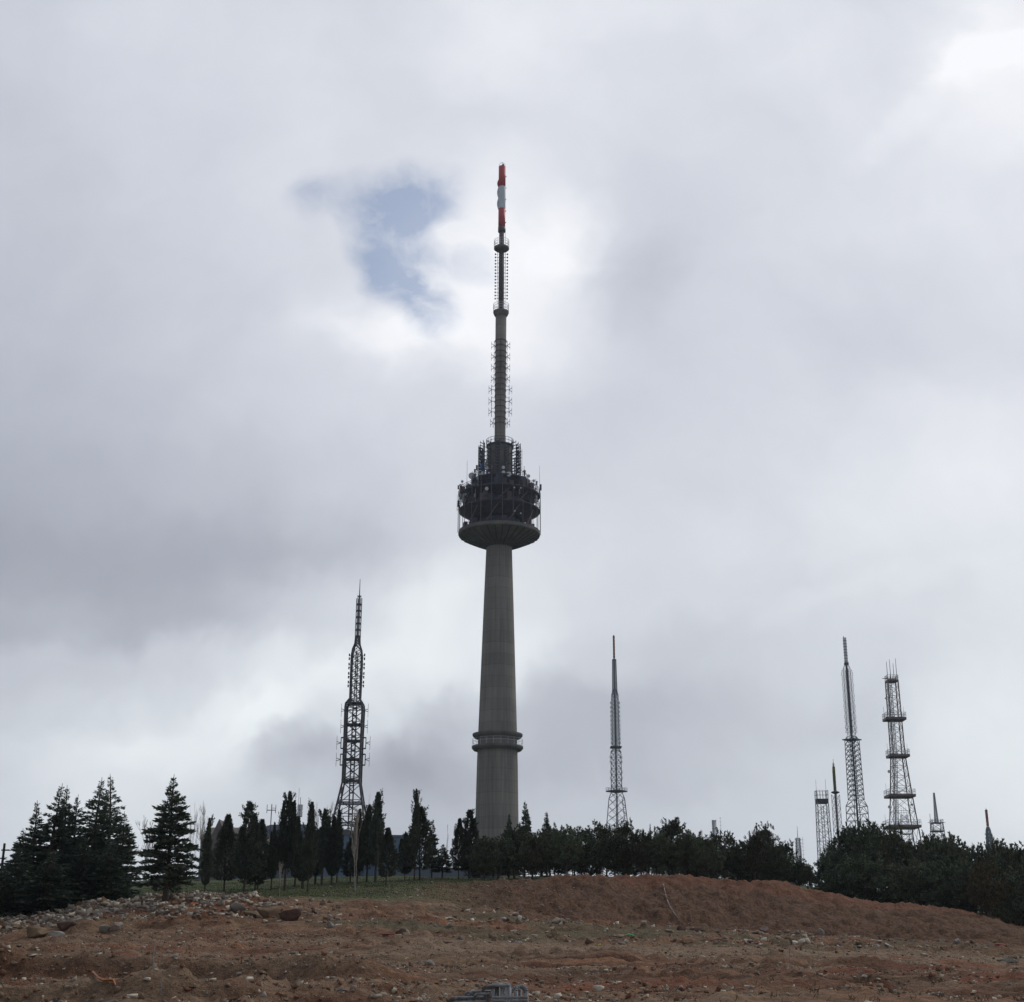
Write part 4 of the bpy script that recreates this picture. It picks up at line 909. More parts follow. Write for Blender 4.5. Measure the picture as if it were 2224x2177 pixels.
# ------------------------------------------------------------------ buildings behind the trees
def pbox(A_, px0, px1, py0, Y, depth, base_drop=2.0):
    p = at(px0, py0, Y); q = at(px1, py0, Y); zb = gz((p[0] + q[0]) / 2, Y) - base_drop
    return p[0], q[0], p[2], zb
def buildings():
    # gabled house
    Y = 228; x0, x1, ze, zb = pbox(None, 436, 570, 1822, Y, 9); zr = at(500, 1792, Y)[2]; za = at(476, 1780, Y)[2]; D = 9
    t = empty('gabled_house', ((x0 + x1) / 2, Y, zb), 'grey house with steep brown roof and pointed gable behind the cypress trees at left', 'house'); cx = (x0 + x1) / 2; h = lambda v: v - zb
    MB().box((0, D / 2, h(ze) / 2), (x1 - x0, D, h(ze))).build('wall', 'wallgrey', t)
    b = MB(); a, c = x0 - cx - .2, x1 - cx + .2
    b.add([(a, -.3, h(ze)), (c, -.3, h(ze)), (c, D + .3, h(ze)), (a, D + .3, h(ze)), (a + .8, D / 2, h(zr)), (c - .8, D / 2, h(zr))], [(0, 1, 5, 4), (2, 3, 4, 5), (1, 2, 5), (3, 0, 4), (3, 2, 1, 0)]); b.build('roof', 'roofbrown', t)
    g0, g1, gm = at(458, 1815, Y)[0] - cx, at(494, 1815, Y)[0] - cx, at(476, 1800, Y)[0] - cx; b = MB()
    b.add([(g0, -.5, 0), (g1, -.5, 0), (g1, -.5, h(ze)), (gm, -.5, h(za)), (g0, -.5, h(ze)), (g0, 3, 0), (g1, 3, 0), (g1, 3, h(ze)), (gm, 3, h(za)), (g0, 3, h(ze))],
          [(0, 1, 2, 3, 4), (9, 8, 7, 6, 5), (1, 6, 7, 2), (2, 7, 8, 3), (3, 8, 9, 4), (4, 9, 5, 0)]); b.build('gable', 'roofbrown', t)
    for px in (445, 470, 482, 520, 545):
        p = at(px, 1850, Y); w = MB().box((p[0] - cx, -.04 if not 458 < px < 494 else -.54, h(p[2])), (.7, .1, 1.2)).build('window', 'glass', t)
    MB().box((c - 3, D / 2, h(zr) + .2), (.7, .7, 1.4)).build('chimney', 'wallgrey', t)
    # slate grey hall in two blocks
    Y = 240; x0, x1, ze, zb = pbox(None, 572, 676, 1795, Y, 14); t = empty('grey_hall', ((x0 + x1) / 2, Y, zb), 'slate grey flat roofed hall behind the cypress row, below the cross aerial', 'hall'); cx = (x0 + x1) / 2; h = lambda v: v - zb
    MB().box((0, 7, h(ze) / 2), (x1 - x0, 14, h(ze))).build('wall', 'hallwall', t)
    b = MB(); pts = [(x0 - cx - .2, h(at(572, 1799, Y)[2])), (x0 - cx + 1.2, h(at(590, 1792, Y)[2])), (x0 - cx + 5.3, h(at(640, 1789.5, Y)[2])), (x1 - cx + .2, h(at(676, 1793, Y)[2]))]
    n = len(pts); b.add([(x, -.25, z_) for x, z_ in pts] + [(x, 14.25, z_) for x, z_ in pts] + [(pts[0][0], -.25, h(ze) - .7), (pts[-1][0], -.25, h(ze) - .7), (pts[0][0], 14.25, h(ze) - .7), (pts[-1][0], 14.25, h(ze) - .7)],
          [(i, i + 1, n + i + 1, n + i) for i in range(n - 1)] + [(8, 9, 3, 2, 1, 0), (11, 10, 4, 5, 6, 7), (10, 8, 0, 4), (9, 11, 7, 3), (8, 10, 11, 9)]); b.build('roof', 'hallwall', t)
    for k in range(6): MB().box((x0 - cx + .9 + 1.25 * k, -.04, h(at(600, 1840, Y)[2])), (.8, .1, 1.0)).build('window', 'glass', t)
    # brown gabled shed roof piece
    Y = 236; x0, x1, ze, zb = pbox(None, 684, 772, 1812, Y, 12); t = empty('brown_roof_hall', ((x0 + x1) / 2, Y, zb), 'long building with low pitched brown roof seen through the legs of the black mast', 'hall'); cx = (x0 + x1) / 2; h = lambda v: v - zb
    MB().box((0, 6, h(ze) / 2), (x1 - x0, 12, h(ze))).build('wall', 'blueclad', t); b = MB(); a, c = x0 - cx - .3, x1 - cx + .3; zr = h(at(706, 1796, Y)[2]); mx = a + (c - a) * .3
    b.add([(a, -.4, h(ze)), (mx, -.4, zr), (c, -.4, h(ze) + .5), (c, -.4, h(ze) - .1), (a, -.4, h(ze) - .1), (a, 12.4, h(ze)), (mx, 12.4, zr), (c, 12.4, h(ze) + .5), (c, 12.4, h(ze) - .1), (a, 12.4, h(ze) - .1)],
          [(4, 3, 2, 1, 0), (5, 6, 7, 8, 9), (0, 1, 6, 5), (1, 2, 7, 6), (2, 3, 8, 7), (4, 0, 5, 9), (3, 4, 9, 8)]); b.build('roof', 'roofbrown', t)
    for k in range(5): MB().box((a + 1 + 1.35 * k, -.04, h(at(700, 1850, Y)[2])), (.9, .1, .8)).build('window', 'glass', t)
    # blue hall
    Y = 244; x0, x1, ze, zb = pbox(None, 776, 905, 1817, Y, 16); t = empty('blue_hall', ((x0 + x1) / 2, Y, zb), 'blue clad flat roofed hall between the cypress trees and the lone tall cypress', 'hall'); cx = (x0 + x1) / 2; h = lambda v: v - zb
    MB().box((0, 8, h(ze) / 2), (x1 - x0, 16, h(ze))).build('wall', 'blueclad', t)
    MB().box((0, 8, h(ze) + .12), (x1 - x0 + .5, 16.5, .3)).build('roof_edge', 'hallwall', t)
    MB().box((0, -.05, h(at(840, 1868, Y)[2])), (x1 - x0 - 1, .1, .9)).build('window_band', 'glass', t)
    for nm, a_, b_, pt, Y, mm, lb in (('boundary_wall', 852, 1090, 1886, 150, 'hallwall', 'low blue grey wall behind the trunks left of the concrete tower base'),
                                      ('garden_wall', 1478, 1560, 1889, 150, 'wallgrey', 'low grey wall glimpsed between pine trunks below the pale poles'),
                                      ('roadside_wall', 1600, 1705, 1906, 160, 'lightwall', 'low pale wall behind the pine trunks at the right end of the row')):
        p, q = at(a_, pt, Y), at(b_, pt, Y); zb = gz((p[0] + q[0]) / 2, Y) - .8; H = p[2] - zb; t = empty(nm, ((p[0] + q[0]) / 2, Y, zb), lb, 'wall')
        MB().box((0, 0, H / 2), (q[0] - p[0], .3, H)).build('wall_panel', mm, t); MB().box((0, 0, H + .05), (q[0] - p[0] + .1, .42, .1)).build('coping', 'wallgrey', t)
buildings()

# ------------------------------------------------------------------ trees
def diamonds(P, D, Ln, Wd, rng):
    """leaf shaped quads at P, pointing along D"""
    n = len(P); D = D / np.maximum(np.linalg.norm(D, axis=1, keepdims=True), 1e-6)
    r = rng.normal(size=(n, 3)); Sd = np.cross(D, r); Sd /= np.maximum(np.linalg.norm(Sd, axis=1, keepdims=True), 1e-6)
    Ln = np.broadcast_to(np.asarray(Ln, float), (n,))[:, None]; Wd = np.broadcast_to(np.asarray(Wd, float), (n,))[:, None]
    V = np.stack([P, P + D * Ln * .45 + Sd * Wd, P + D * Ln, P + D * Ln * .45 - Sd * Wd], 1).reshape(-1, 3)
    return V, np.arange(4 * n).reshape(n, 4)
PROTO = C
def make_tree(name, tb, V, Fq, bark, leaf):
    t = bpy.data.objects.new(name, None); C.objects.link(t)
    tb.build('trunk', bark, t)
    if V is not None: mesh_np('crown', V, Fq, leaf, t)
    return t
def cedar(seed, h=8.0, Rm=2.2, dens=1.0, start=.13, name='cedar_tree', top=1.0):
    rng = np.random.default_rng(seed); tb = MB(); lean = rng.normal(0, .012 * h, 2)
    def axis(f): return np.array([lean[0] * f * f + .05 * math.sin(6 * f + seed), lean[1] * f * f, h * f])
    fs = np.linspace(0, 1.03, 14); tb.path([axis(f) for f in fs], .022 * h, 6, .012)
    P, D, Ls = [], [], []; nb = int(165 * dens)
    for k in range(nb):
        f = start + (1 - start) * (k + rng.random()) / nb; f = min(f, .985)
        if rng.random() < .08: continue
        g_ = (1 - f) / (1 - start); env = Rm * (.16 * g_ ** .5 + .86 * g_ ** 1.15) * rng.uniform(.55, 1.25) * min(1, .15 + g_ * 4) + .08 * top
        if f < start + .12: env *= .75
        a = rng.uniform(0, 2 * math.pi); el = rng.uniform(-.02, .26) + .55 * f ** 3; p0 = axis(f); d = np.array([math.cos(a), math.sin(a), math.tan(el)])
        m_ = 6; pts = []
        for q in range(m_ + 1):
            s = q / m_; pts.append(p0 + d * env * s + np.array([0, 0, -.16 * env * s * s]))
        tb.path(pts, max(.004 * h * (1 - f) + .01, .012), 3, .008)
        side = np.array([-math.sin(a), math.cos(a), 0]); n = max(7, int(125 * env / Rm * dens)); s = rng.uniform(.12, 1.0, n) ** .8
        sp = (1 - s) * .38 * env + .03; w = rng.uniform(-1, 1, n) * sp
        base = np.array(p0)[None] + d[None] * (env * s)[:, None] + np.array([0, 0, 1.0])[None] * (-.16 * env * s * s + rng.normal(0, .035, n) - .12 * np.abs(w))[:, None] + side[None] * w[:, None]
        dr = d[None] * .7 + side[None] * np.sign(w)[:, None] * rng.uniform(.2, 1.0, n)[:, None] + rng.normal(0, .22, (n, 3)); dr[:, 2] += .10
        P.append(base); D.append(dr); Ls.append(rng.uniform(.16, .34, n) * (.45 + .55 * min(1, g_ * 2.2)))
    P = np.concatenate(P); D = np.concatenate(D); Ls = np.concatenate(Ls); V, Fq = diamonds(P, D, Ls, Ls * .17, rng)
    return make_tree(name, tb, V, Fq, 'bark', 'needle_a'), h, Rm
def cypress(seed, h=5.5, Rm=.55, bare=.14, lump=.48, name='cypress_tree', leaf='needle_b', shape=0):
    rng = np.random.default_rng(seed); tb = MB(); lx, ly = rng.normal(0, .05, 2)
    tb.path([(lx * math.sin(3 * f), ly * f, h * f) for f in np.linspace(0, .93, 8)], .017 * h, 6, .01)
    nf = 5600 if shape == 0 else 7500; f = rng.random(nf) ** .85; z = bare + (1 - bare) * f; a = rng.uniform(0, 2 * math.pi, nf)
    prof = np.interp(f, [0, .06, .2, .42, .62, .8, .92, 1], [.3, .75, 1, .9, .62, .34, .15, .03]) if shape == 0 else np.interp(f, [0, .05, .2, .45, .7, .88, 1], [.35, .8, 1, .78, .45, .2, .02])
    lum = 1 + lump * (vnoise(a * 1.9 + seed, z * 13, seed) + vnoise(a * 3.7, z * 26, seed + 3)) * 2; r = Rm * prof * lum * (.35 + .65 * rng.random(nf) ** .45)
    P = np.stack([r * np.cos(a) + lx, r * np.sin(a) + ly, z * h], 1); out = np.stack([np.cos(a), np.sin(a), np.zeros(nf)], 1)
    D = out * (.35 if shape == 0 else .8) + np.array([0, 0, 1.0]) * (1.0 if shape == 0 else .45) + rng.normal(0, .22, (nf, 3)); Ls = rng.uniform(.12, .28, nf) * (1.0 if shape == 0 else 1.1)
    if seed % 2:                                             # several leaders side by side
        kk = rng.integers(0, 3, nf); a0 = rng.uniform(0, 6.28); ox = np.array([0, .62, -.55])[kk] * Rm; hf = np.array([1, rng.uniform(.76, .88), rng.uniform(.6, .75)])[kk]; rf = np.array([.72, .55, .5])[kk]
        P[:, 0] = P[:, 0] * rf + ox * math.cos(a0) * np.minimum(1, f * 4); P[:, 1] = P[:, 1] * rf + ox * math.sin(a0) * np.minimum(1, f * 4); P[:, 2] = np.where(P[:, 2] > bare * h, bare * h + (P[:, 2] - bare * h) * hf, P[:, 2])
    V1, F1 = diamonds(P, D, Ls, Ls * .2, rng)
    # side shoots that break the outline
    ns = 26 if shape == 0 else 44; Ps, Ds = [], []
    for k in range(ns):
        fz = rng.uniform(.15, .97); aa = rng.uniform(0, 2 * math.pi); ff = (fz - bare) / (1 - bare); pr = np.interp(ff, [0, .25, .5, .75, 1], [.5, 1, .9, .5, .03]) * Rm
        n = 42; s = rng.random(n); ln = rng.uniform(.35, .7) * (1 if shape == 0 else 1.1); b0 = np.array([pr * .75 * math.cos(aa), pr * .75 * math.sin(aa), fz * h]); dd = np.array([math.cos(aa) * .5, math.sin(aa) * .5, 1.0 if shape == 0 else .5])
        Ps.append(b0[None] + dd[None] * (s * ln)[:, None] + rng.normal(0, .05, (n, 3))); Ds.append(np.tile(dd, (n, 1)) + rng.normal(0, .4, (n, 3)))
    P2 = np.concatenate(Ps); V2, F2 = diamonds(P2, np.concatenate(Ds), .16, .032, rng); V = np.concatenate([V1, V2]); Fq = np.concatenate([F1, F2 + len(V1)])
    return make_tree(name, tb, V, Fq, 'bark', leaf), h, Rm
def pine(seed, h=4.2, Rm=1.5, low=.32, leaf='needle_c', name='pine_tree', dens=1.0):
    rng = np.random.default_rng(seed); tb = MB(); bend = rng.normal(0, .12, 2); crown0 = low * h
    def ax(f): return np.array([bend[0] * math.sin(2.6 * f) * 1.5, bend[1] * math.sin(2.1 * f) * 1.5, h * f])
    tb.path([ax(f) for f in np.linspace(0, .9, 9)], .024 * h, 6, .02)
    P, D = [], []; nc = int(46 * dens)
    for k in range(nc):
        f = rng.random(); z = crown0 + (h - crown0) * (f * .93 + .03); prof = math.sqrt(max(0, 1 - ((f - .38) / (.62 if f > .38 else .50)) ** 2)); r = Rm * prof * rng.uniform(.25, .98) ** .6; a = rng.uniform(0, 2 * math.pi)
        c = ax(z / h * .9) * [1, 1, 0] + np.array([r * math.cos(a), r * math.sin(a), z]); s0 = ax(max(low * .75, (z / h) - .16))
        mid = (s0 + c) / 2 + rng.normal(0, .08, 3); tb.path([s0, mid, c], .010 * h, 4, .012)
        n = 95; rr = rng.uniform(.30, .52); q = rng.normal(size=(n, 3)); q /= np.linalg.norm(q, axis=1, keepdims=True); q[:, 2] *= .62; rad = rr * rng.random(n) ** .5
        P.append(c[None] + q * rad[:, None]); D.append(q * .8 + np.array([0, 0, .75]) + rng.normal(0, .3, (n, 3)))
        for _ in range(3):                                        # candle tufts
            b0 = c + rng.normal(0, rr * .6, 3) + [0, 0, rr * .4]; m_ = 22; s = rng.random(m_) * .34; dd = np.array([rng.normal(0, .35), rng.normal(0, .35), 1.0])
            P.append(b0[None] + dd[None] * s[:, None]); D.append(np.tile(dd * .7, (m_, 1)) + rng.normal(0, .5, (m_, 3)))
    P = np.concatenate(P); D = np.concatenate(D); Ls = rng.uniform(.12, .24, len(P)); V, Fq = diamonds(P, D, Ls, Ls * .20, rng)
    return make_tree(name, tb, V, Fq, 'bark', leaf), h, Rm
def bare(seed, h=5.0, spread=.5, fork=1, name='bare_tree', barkm='palebark', depth=6, r0=.06, lean=.22):
    rng = np.random.default_rng(seed); tb = MB()
    def grow(p, d, l, r, k):
        r = max(r, .017); pts = [p]; q = p; dd = d
        for _ in range(3): dd = dd + rng.normal(0, .09, 3) + [0, 0, .05]; dd = dd / np.linalg.norm(dd); q = q + dd * l / 3; pts.append(q)
        tb.path(pts, r, 5 if k > 3 else 3, r * .7)
        if k <= 0: return
        for j in range(rng.integers(2, 4)):
            nd_ = dd + rng.normal(0, spread, 3) * [1, 1, .6] + [0, 0, .18]; nd_ /= np.linalg.norm(nd_); grow(pts[rng.integers(1, 4)] if j else q, nd_, l * rng.uniform(.62, .86), r * .62, k - 1)
    for j in range(fork):
        a = math.pi * j + rng.uniform(-.3, .3); grow(np.array([.03 * math.cos(a), .03 * math.sin(a), 0.]), np.array([lean * math.cos(a) * (fork > 1), .15 * math.sin(a) * (fork > 1), 1.0]), h * .36, r0, depth)
    zs = max(v[2] for v in tb.v); tb.v = [(v[0] * h / zs, v[1] * h / zs, v[2] * h / zs) for v in tb.v]
    return make_tree(name, tb, None, None, barkm, None), h, max(abs(v[0]) for v in tb.v)
VAR = {}
def variants():
    for i in range(4): VAR['cedar%d' % i] = cedar(10 + i, 8.0, 2.1, 1.15, .04)
    VAR['cedarfull'] = cedar(31, 7.6, 2.1, 1.25, .15)
    for i in range(2): VAR['spire%d' % i] = cedar(50 + i, 4.5, 1.1, .72, .2, top=.6)
    for i in range(4): VAR['cypress%d' % i] = cypress(70 + i, 5.5, .55, .14 + .03 * i)
    for i in range(3): VAR['conifer%d' % i] = cypress(90 + i, 5.6, 1.25, .15, .5, 'conifer_tree', 'needle_b', 1)
    for i in range(6): VAR['pine%d' % i] = pine(110 + i, 4.2, 1.5, .30 + .02 * (i % 3))
    for i in range(3): VAR['low%d' % i] = pine(130 + i, 3.6, 1.5, .10)
    VAR['rusty'] = pine(140, 5.4, 1.6, .30, 'needle_d', 'broadleaf_tree', 1.2)
    for i in range(3): VAR['bare%d' % i] = bare(160 + i, 5.0, .45)
    VAR['barefork'] = bare(183, 5.0, .32, 2, depth=5, r0=.10, barkm='whitebark', lean=.34); VAR['barebush'] = bare(185, 4.0, .62, 2, depth=5, r0=.05)
    VAR['sapling'] = bare(190, 3.0, .2, 1, depth=3, r0=.02)
variants()
used = set()
def place(var, px, py_top, Y, hw, label, cat='tree', group=None, rz=None, sink=.1):
    o, h, Rm = VAR[var]; X = gx(px, Y); z0 = gz(X, Y) - sink
    for _ in range(3):
        top = at(px, py_top, Y); X = top[0]; z0 = gz(X, Y) - sink
    H = top[2] - z0; R = hw * mpp((X, Y, z0 + H / 2))
    if var in used: o = copy_tree(o)
    used.add(var)
    rz = random.Random(int(px * 7 + py_top)).uniform(0, 6.28) if rz is None else rz
    o.location = (X, Y, z0); o.scale = (R / Rm, R / Rm, H / h); o.rotation_euler = (0, 0, rz); tag(o, label, cat, group); return o
ORD = ['first', 'second', 'third', 'fourth', 'fifth', 'sixth', 'seventh', 'eighth', 'ninth', 'tenth', 'eleventh', 'twelfth', 'thirteenth', 'fourteenth', 'fifteenth', 'sixteenth', 'seventeenth', 'eighteenth', 'nineteenth', 'twentieth', 'twenty-first', 'twenty-second', 'twenty-third', 'twenty-fourth', 'twenty-fifth', 'twenty-sixth']
G1 = 'cedars in the dark clump at the left edge'
ced = [('cedar2', -25, 1800, 84, 70, 'cedar cut by the left frame edge behind the thin pole'), ('cedar0', 45, 1842, 80, 62, 'lowest cedar at the left end of the dark clump'), ('cedar1', 85, 1745, 85, 55, 'cedar with a thin crooked tip, second from left in the left clump'),
       ('cedar3', 122, 1708, 83, 66, 'broad tall cedar, left of the two tallest groups in the left clump'), ('cedar0', 150, 1713, 88, 52, 'thin tipped cedar just right of the broad tall cedar'), ('cedar2', 170, 1732, 86, 52, 'shorter pointed cedar in the notch at the middle of the left clump'),
       ('cedar1', 218, 1697, 84, 66, 'bushy tall cedar, centre right of the left clump'), ('cedar3', 253, 1690, 87, 60, 'slender topped tallest cedar near the right end of the left clump'), ('cedar0', 272, 1768, 82, 50, 'small cedar at the right end of the left clump above the rubble'),
       ('cedar1', 8, 1890, 76, 75, 'low spreading cedar at the left edge beside the boulders'), ('cedar2', 110, 1850, 77, 70, 'low front cedar behind the ochre boulder'), ('cedar3', 62, 1806, 82, 54, 'small pointed cedar between the lowest one and the crooked tipped one'), ('cedar0', 186, 1818, 79, 60, 'low front cedar in the middle of the left clump'), ('cedar2', 240, 1830, 79, 56, 'low front cedar at the right of the left clump by the rubble')]
for a in ced: place(a[0], a[1], a[2], a[3], a[4] * 1.35, a[5], 'cedar', G1)
place('cedarfull', 380, 1690, 75, 84, 'lone dark cedar with a visible trunk standing in the pale rubble', 'cedar', rz=1.2)
G2 = 'cypress and conifer trees on the grassy slope'
cyp = [('cypress0', 456, 1782, 92, 13, 'narrow cypress first right of the lone cedar'), ('conifer0', 498, 1772, 100, 30, 'ragged conifer beside the pointed grey gable'), ('conifer1', 542, 1745, 98, 40, 'broad conifer with a twisted top left of the cross aerial'),
       ('conifer2', 568, 1783, 104, 26, 'lower conifer tucked behind the broad twisted conifer'), ('cypress1', 597, 1790, 100, 12, 'thin low cypress directly under the cross aerial'), ('cypress2', 617, 1745, 104, 12, 'thin cypress shoot left against the tallest cypress of the row'),
       ('cypress3', 629, 1725, 98, 20, 'tallest cypress of the left row, beside the drum antennas'), ('cypress0', 648, 1778, 106, 15, 'short cypress behind the tallest cypress of the left row'), ('cypress2', 677, 1748, 96, 16, 'cypress with a slim tip halfway to the black mast'),
       ('cypress1', 690, 1806, 110, 20, 'small dark cypress in the gap before the forked top cypress'), ('cypress3', 706, 1761, 108, 19, 'cypress with a bent forked top just left of the black mast'), ('cypress0', 726, 1778, 108, 17, 'cypress leaning against the left leg of the black mast'), ('cypress2', 738, 1765, 112, 11, 'thin cypress in front of the left leg of the black mast'),
       ('cypress1', 781, 1762, 108, 20, 'dark cypress in front of the right leg of the black mast'), ('cypress3', 802, 1752, 112, 18, 'ragged cypress between the black mast and the tall pointed one'), ('cypress2', 822, 1727, 110, 19, 'tall pointed cypress right of the black mast'),
       ('conifer0', 842, 1800, 106, 26, 'low round conifer at the foot of the tall pointed cypress'), ('conifer1', 882, 1810, 116, 20, 'small conifer against the blue hall'), ('cypress3', 905, 1719, 114, 13, 'lone spire cypress with a split tip before the blue hall'),
       ('conifer2', 916, 1755, 115, 36, 'bushy conifer merged with the lone spire cypress'), ('spire0', 940, 1783, 118, 24, 'thin branched young cedar right of the lone spire cypress'), ('spire1', 962, 1835, 119, 30, 'low flat branched young cedar before the pale gap'),
       ('conifer0', 998, 1780, 117, 20, 'lower conifer with thin tip left of the concrete shaft base'), ('conifer1', 1021, 1762, 116, 33, 'bushy dark conifer against the left side of the concrete shaft base'),
       ('conifer2', 560, 1838, 100, 30, 'low dark conifer filling between the broad conifer and the thin cypress'), ('cypress1', 662, 1826, 102, 22, 'low rounded cypress right of the tallest one'), ('conifer0', 764, 1822, 112, 26, 'low conifer between the legs of the black mast')]
for a in cyp: place(a[0], a[1], a[2], a[3], a[4] * .86, a[5], 'cypress' if 'cypress' in a[0] else 'conifer', G2)
G3 = 'pines in the hilltop row'
for a in [('spire0', 1106, 1771, 121, 22, 'dark pointed cedar in front of the right edge of the concrete shaft'), ('spire1', 1140, 1744, 124, 26, 'tall sparse cedar right beside the concrete shaft'), ('spire0', 1187, 1767, 123, 26, 'sparse tipped cedar standing out of the pines, second right of the shaft'), ('spire1', 1205, 1788, 120, 20, 'short tufted cedar at the shoulder of the sparse tipped cedar'),
          ('spire1', 1412, 1791, 135, 9, 'thin distant spire between two rounded pine tops'), ('spire0', 1243, 1803, 130, 14, 'thin low spire between the sparse cedars and the pines')]: place(*a[:5], a[5], 'cedar', 'pointed cedars among the hilltop pines')
row = [(1052, 1830, 30), (1082, 1818, 34), (1118, 1812, 36), (1155, 1808, 34), (1196, 1806, 34), (1228, 1810, 30), (1262, 1800, 34), (1298, 1802, 34), (1334, 1810, 32), (1362, 1803, 30), (1392, 1797, 34), (1424, 1812, 30), (1456, 1799, 38), (1480, 1806, 30), (1512, 1822, 30), (1538, 1820, 32), (1572, 1819, 34), (1604, 1822, 32), (1634, 1822, 30), (1652, 1812, 28), (1682, 1828, 30), (1712, 1842, 30), (1735, 1866, 22), (1752, 1886, 14)]
for i, (px, py, hw) in enumerate(row):
    place('pine%d' % (i * 5 % 6), px, py + (0, 11, -4, 15, 4, -5, 10)[i % 7], 112 + (i * 7 % 5) * 1.8 + (4 if px > 1680 else 0), hw * 1.16, '%s pine from the left in the hilltop row right of the concrete tower' % ORD[i], 'pine', G3)
back = [(1040, 1850), (1072, 1838), (1104, 1836), (1138, 1830), (1176, 1832), (1212, 1828), (1246, 1826), (1282, 1824), (1316, 1822), (1350, 1826), (1378, 1822), (1408, 1820), (1440, 1824), (1470, 1826), (1498, 1838), (1526, 1840), (1556, 1838), (1588, 1840), (1618, 1842), (1646, 1838), (1672, 1846), (1700, 1858)]
for i, (px, py) in enumerate(back):
    place('low%d' % (i % 3), px, py + 10 + (i * 7 % 4) * 3, 131 + (i * 5 % 4) * 2.5, 38, '%s low dark pine from the left, behind the trunks of the hilltop row' % ORD[i], 'pine', 'low pines behind the hilltop row')
G4 = 'pines in the dark right hand grove'
row = [(1800, 1878, 30, 128), (1824, 1852, 36, 131), (1852, 1818, 44, 133), (1882, 1803, 46, 131), (1912, 1816, 42, 135), (1945, 1818, 40, 130), (1962, 1840, 38, 137), (1990, 1850, 40, 132), (2020, 1836, 38, 128), (2040, 1829, 44, 131), (2070, 1842, 40, 127), (2088, 1846, 32, 133), (2120, 1848, 32, 129), (2142, 1855, 32, 133), (2172, 1846, 36, 127), (2200, 1856, 34, 131), (2224, 1847, 38, 126)]
for i, (px, py, hw, Y) in enumerate(row): place('pine%d' % ((i * 4 + 1) % 6), px, py, Y, hw * 1.25, '%s pine from the left along the top of the dark right grove' % ORD[i], 'pine', G4)
row = [(1806, 1896, 30, 116), (1838, 1880, 40, 117), (1876, 1876, 40, 115), (1916, 1880, 40, 117), (1956, 1884, 40, 115), (1996, 1886, 40, 117), (2036, 1884, 40, 114), (2076, 1888, 40, 116), (2108, 1896, 38, 112), (2172, 1890, 40, 110), (2206, 1900, 42, 104), (2250, 1880, 46, 108)]
for i, (px, py, hw, Y) in enumerate(row): place('low%d' % (i % 3), px, py, Y, hw * 1.35, '%s shadowed pine from the left in the front line of the right grove' % ORD[i], 'pine', G4, sink=.5)
place('rusty', 2140, 1880, 101, 42, 'rusty green broad tree in front of the right grove', 'tree')
for a in [('bare0', 322, 1768, 96, 38, 'bare grey tree between the cedar clump and the lone cedar'), ('bare1', 300, 1790, 99, 34, 'bare grey tree hard against the right side of the cedar clump'), ('bare2', 426, 1738, 98, 16, 'tall thin bare tree first right of the lone cedar'), ('bare0', 452, 1740, 102, 26, 'bare tree with fine upright twigs before the gabled house'), ('bare1', 490, 1762, 112, 24, 'bare tree behind the pointed gable'),
          ('bare2', 686, 1738, 126, 16, 'faint bare tree behind the slim tipped cypress'), ('bare0', 712, 1735, 128, 18, 'faint bare tree left of the black mast'), ('barefork', 779, 1745, 93, 30, 'pale forked bare tree standing alone at the edge of the grass'), ('barefork', 612, 1868, 84, 14, 'low pale forked bare stem by the rubble edge'),
          ('sapling', 969, 1790, 118, 8, 'thin leafless sapling left of the concrete shaft base'), ('bare1', 800, 1720, 125, 14, 'faint bare tree with leaning twigs behind the ragged cypress'), ('bare2', 1427, 1793, 132, 10, 'small bare tree top above the pine row'), ('bare0', 1636, 1792, 125, 14, 'bare crown rising above the pines beside the beacon mast'), ('sapling', 822, 1830, 100, 6, 'thin pale sapling before the tall pointed cypress')]:
    place(*a[:5], a[5], 'bare tree', 'leafless trees among the evergreens')
for k, (o, h, R) in VAR.items():
    if k not in used:
        for c in list(o.children): bpy.data.objects.remove(c)
        bpy.data.objects.remove(o)

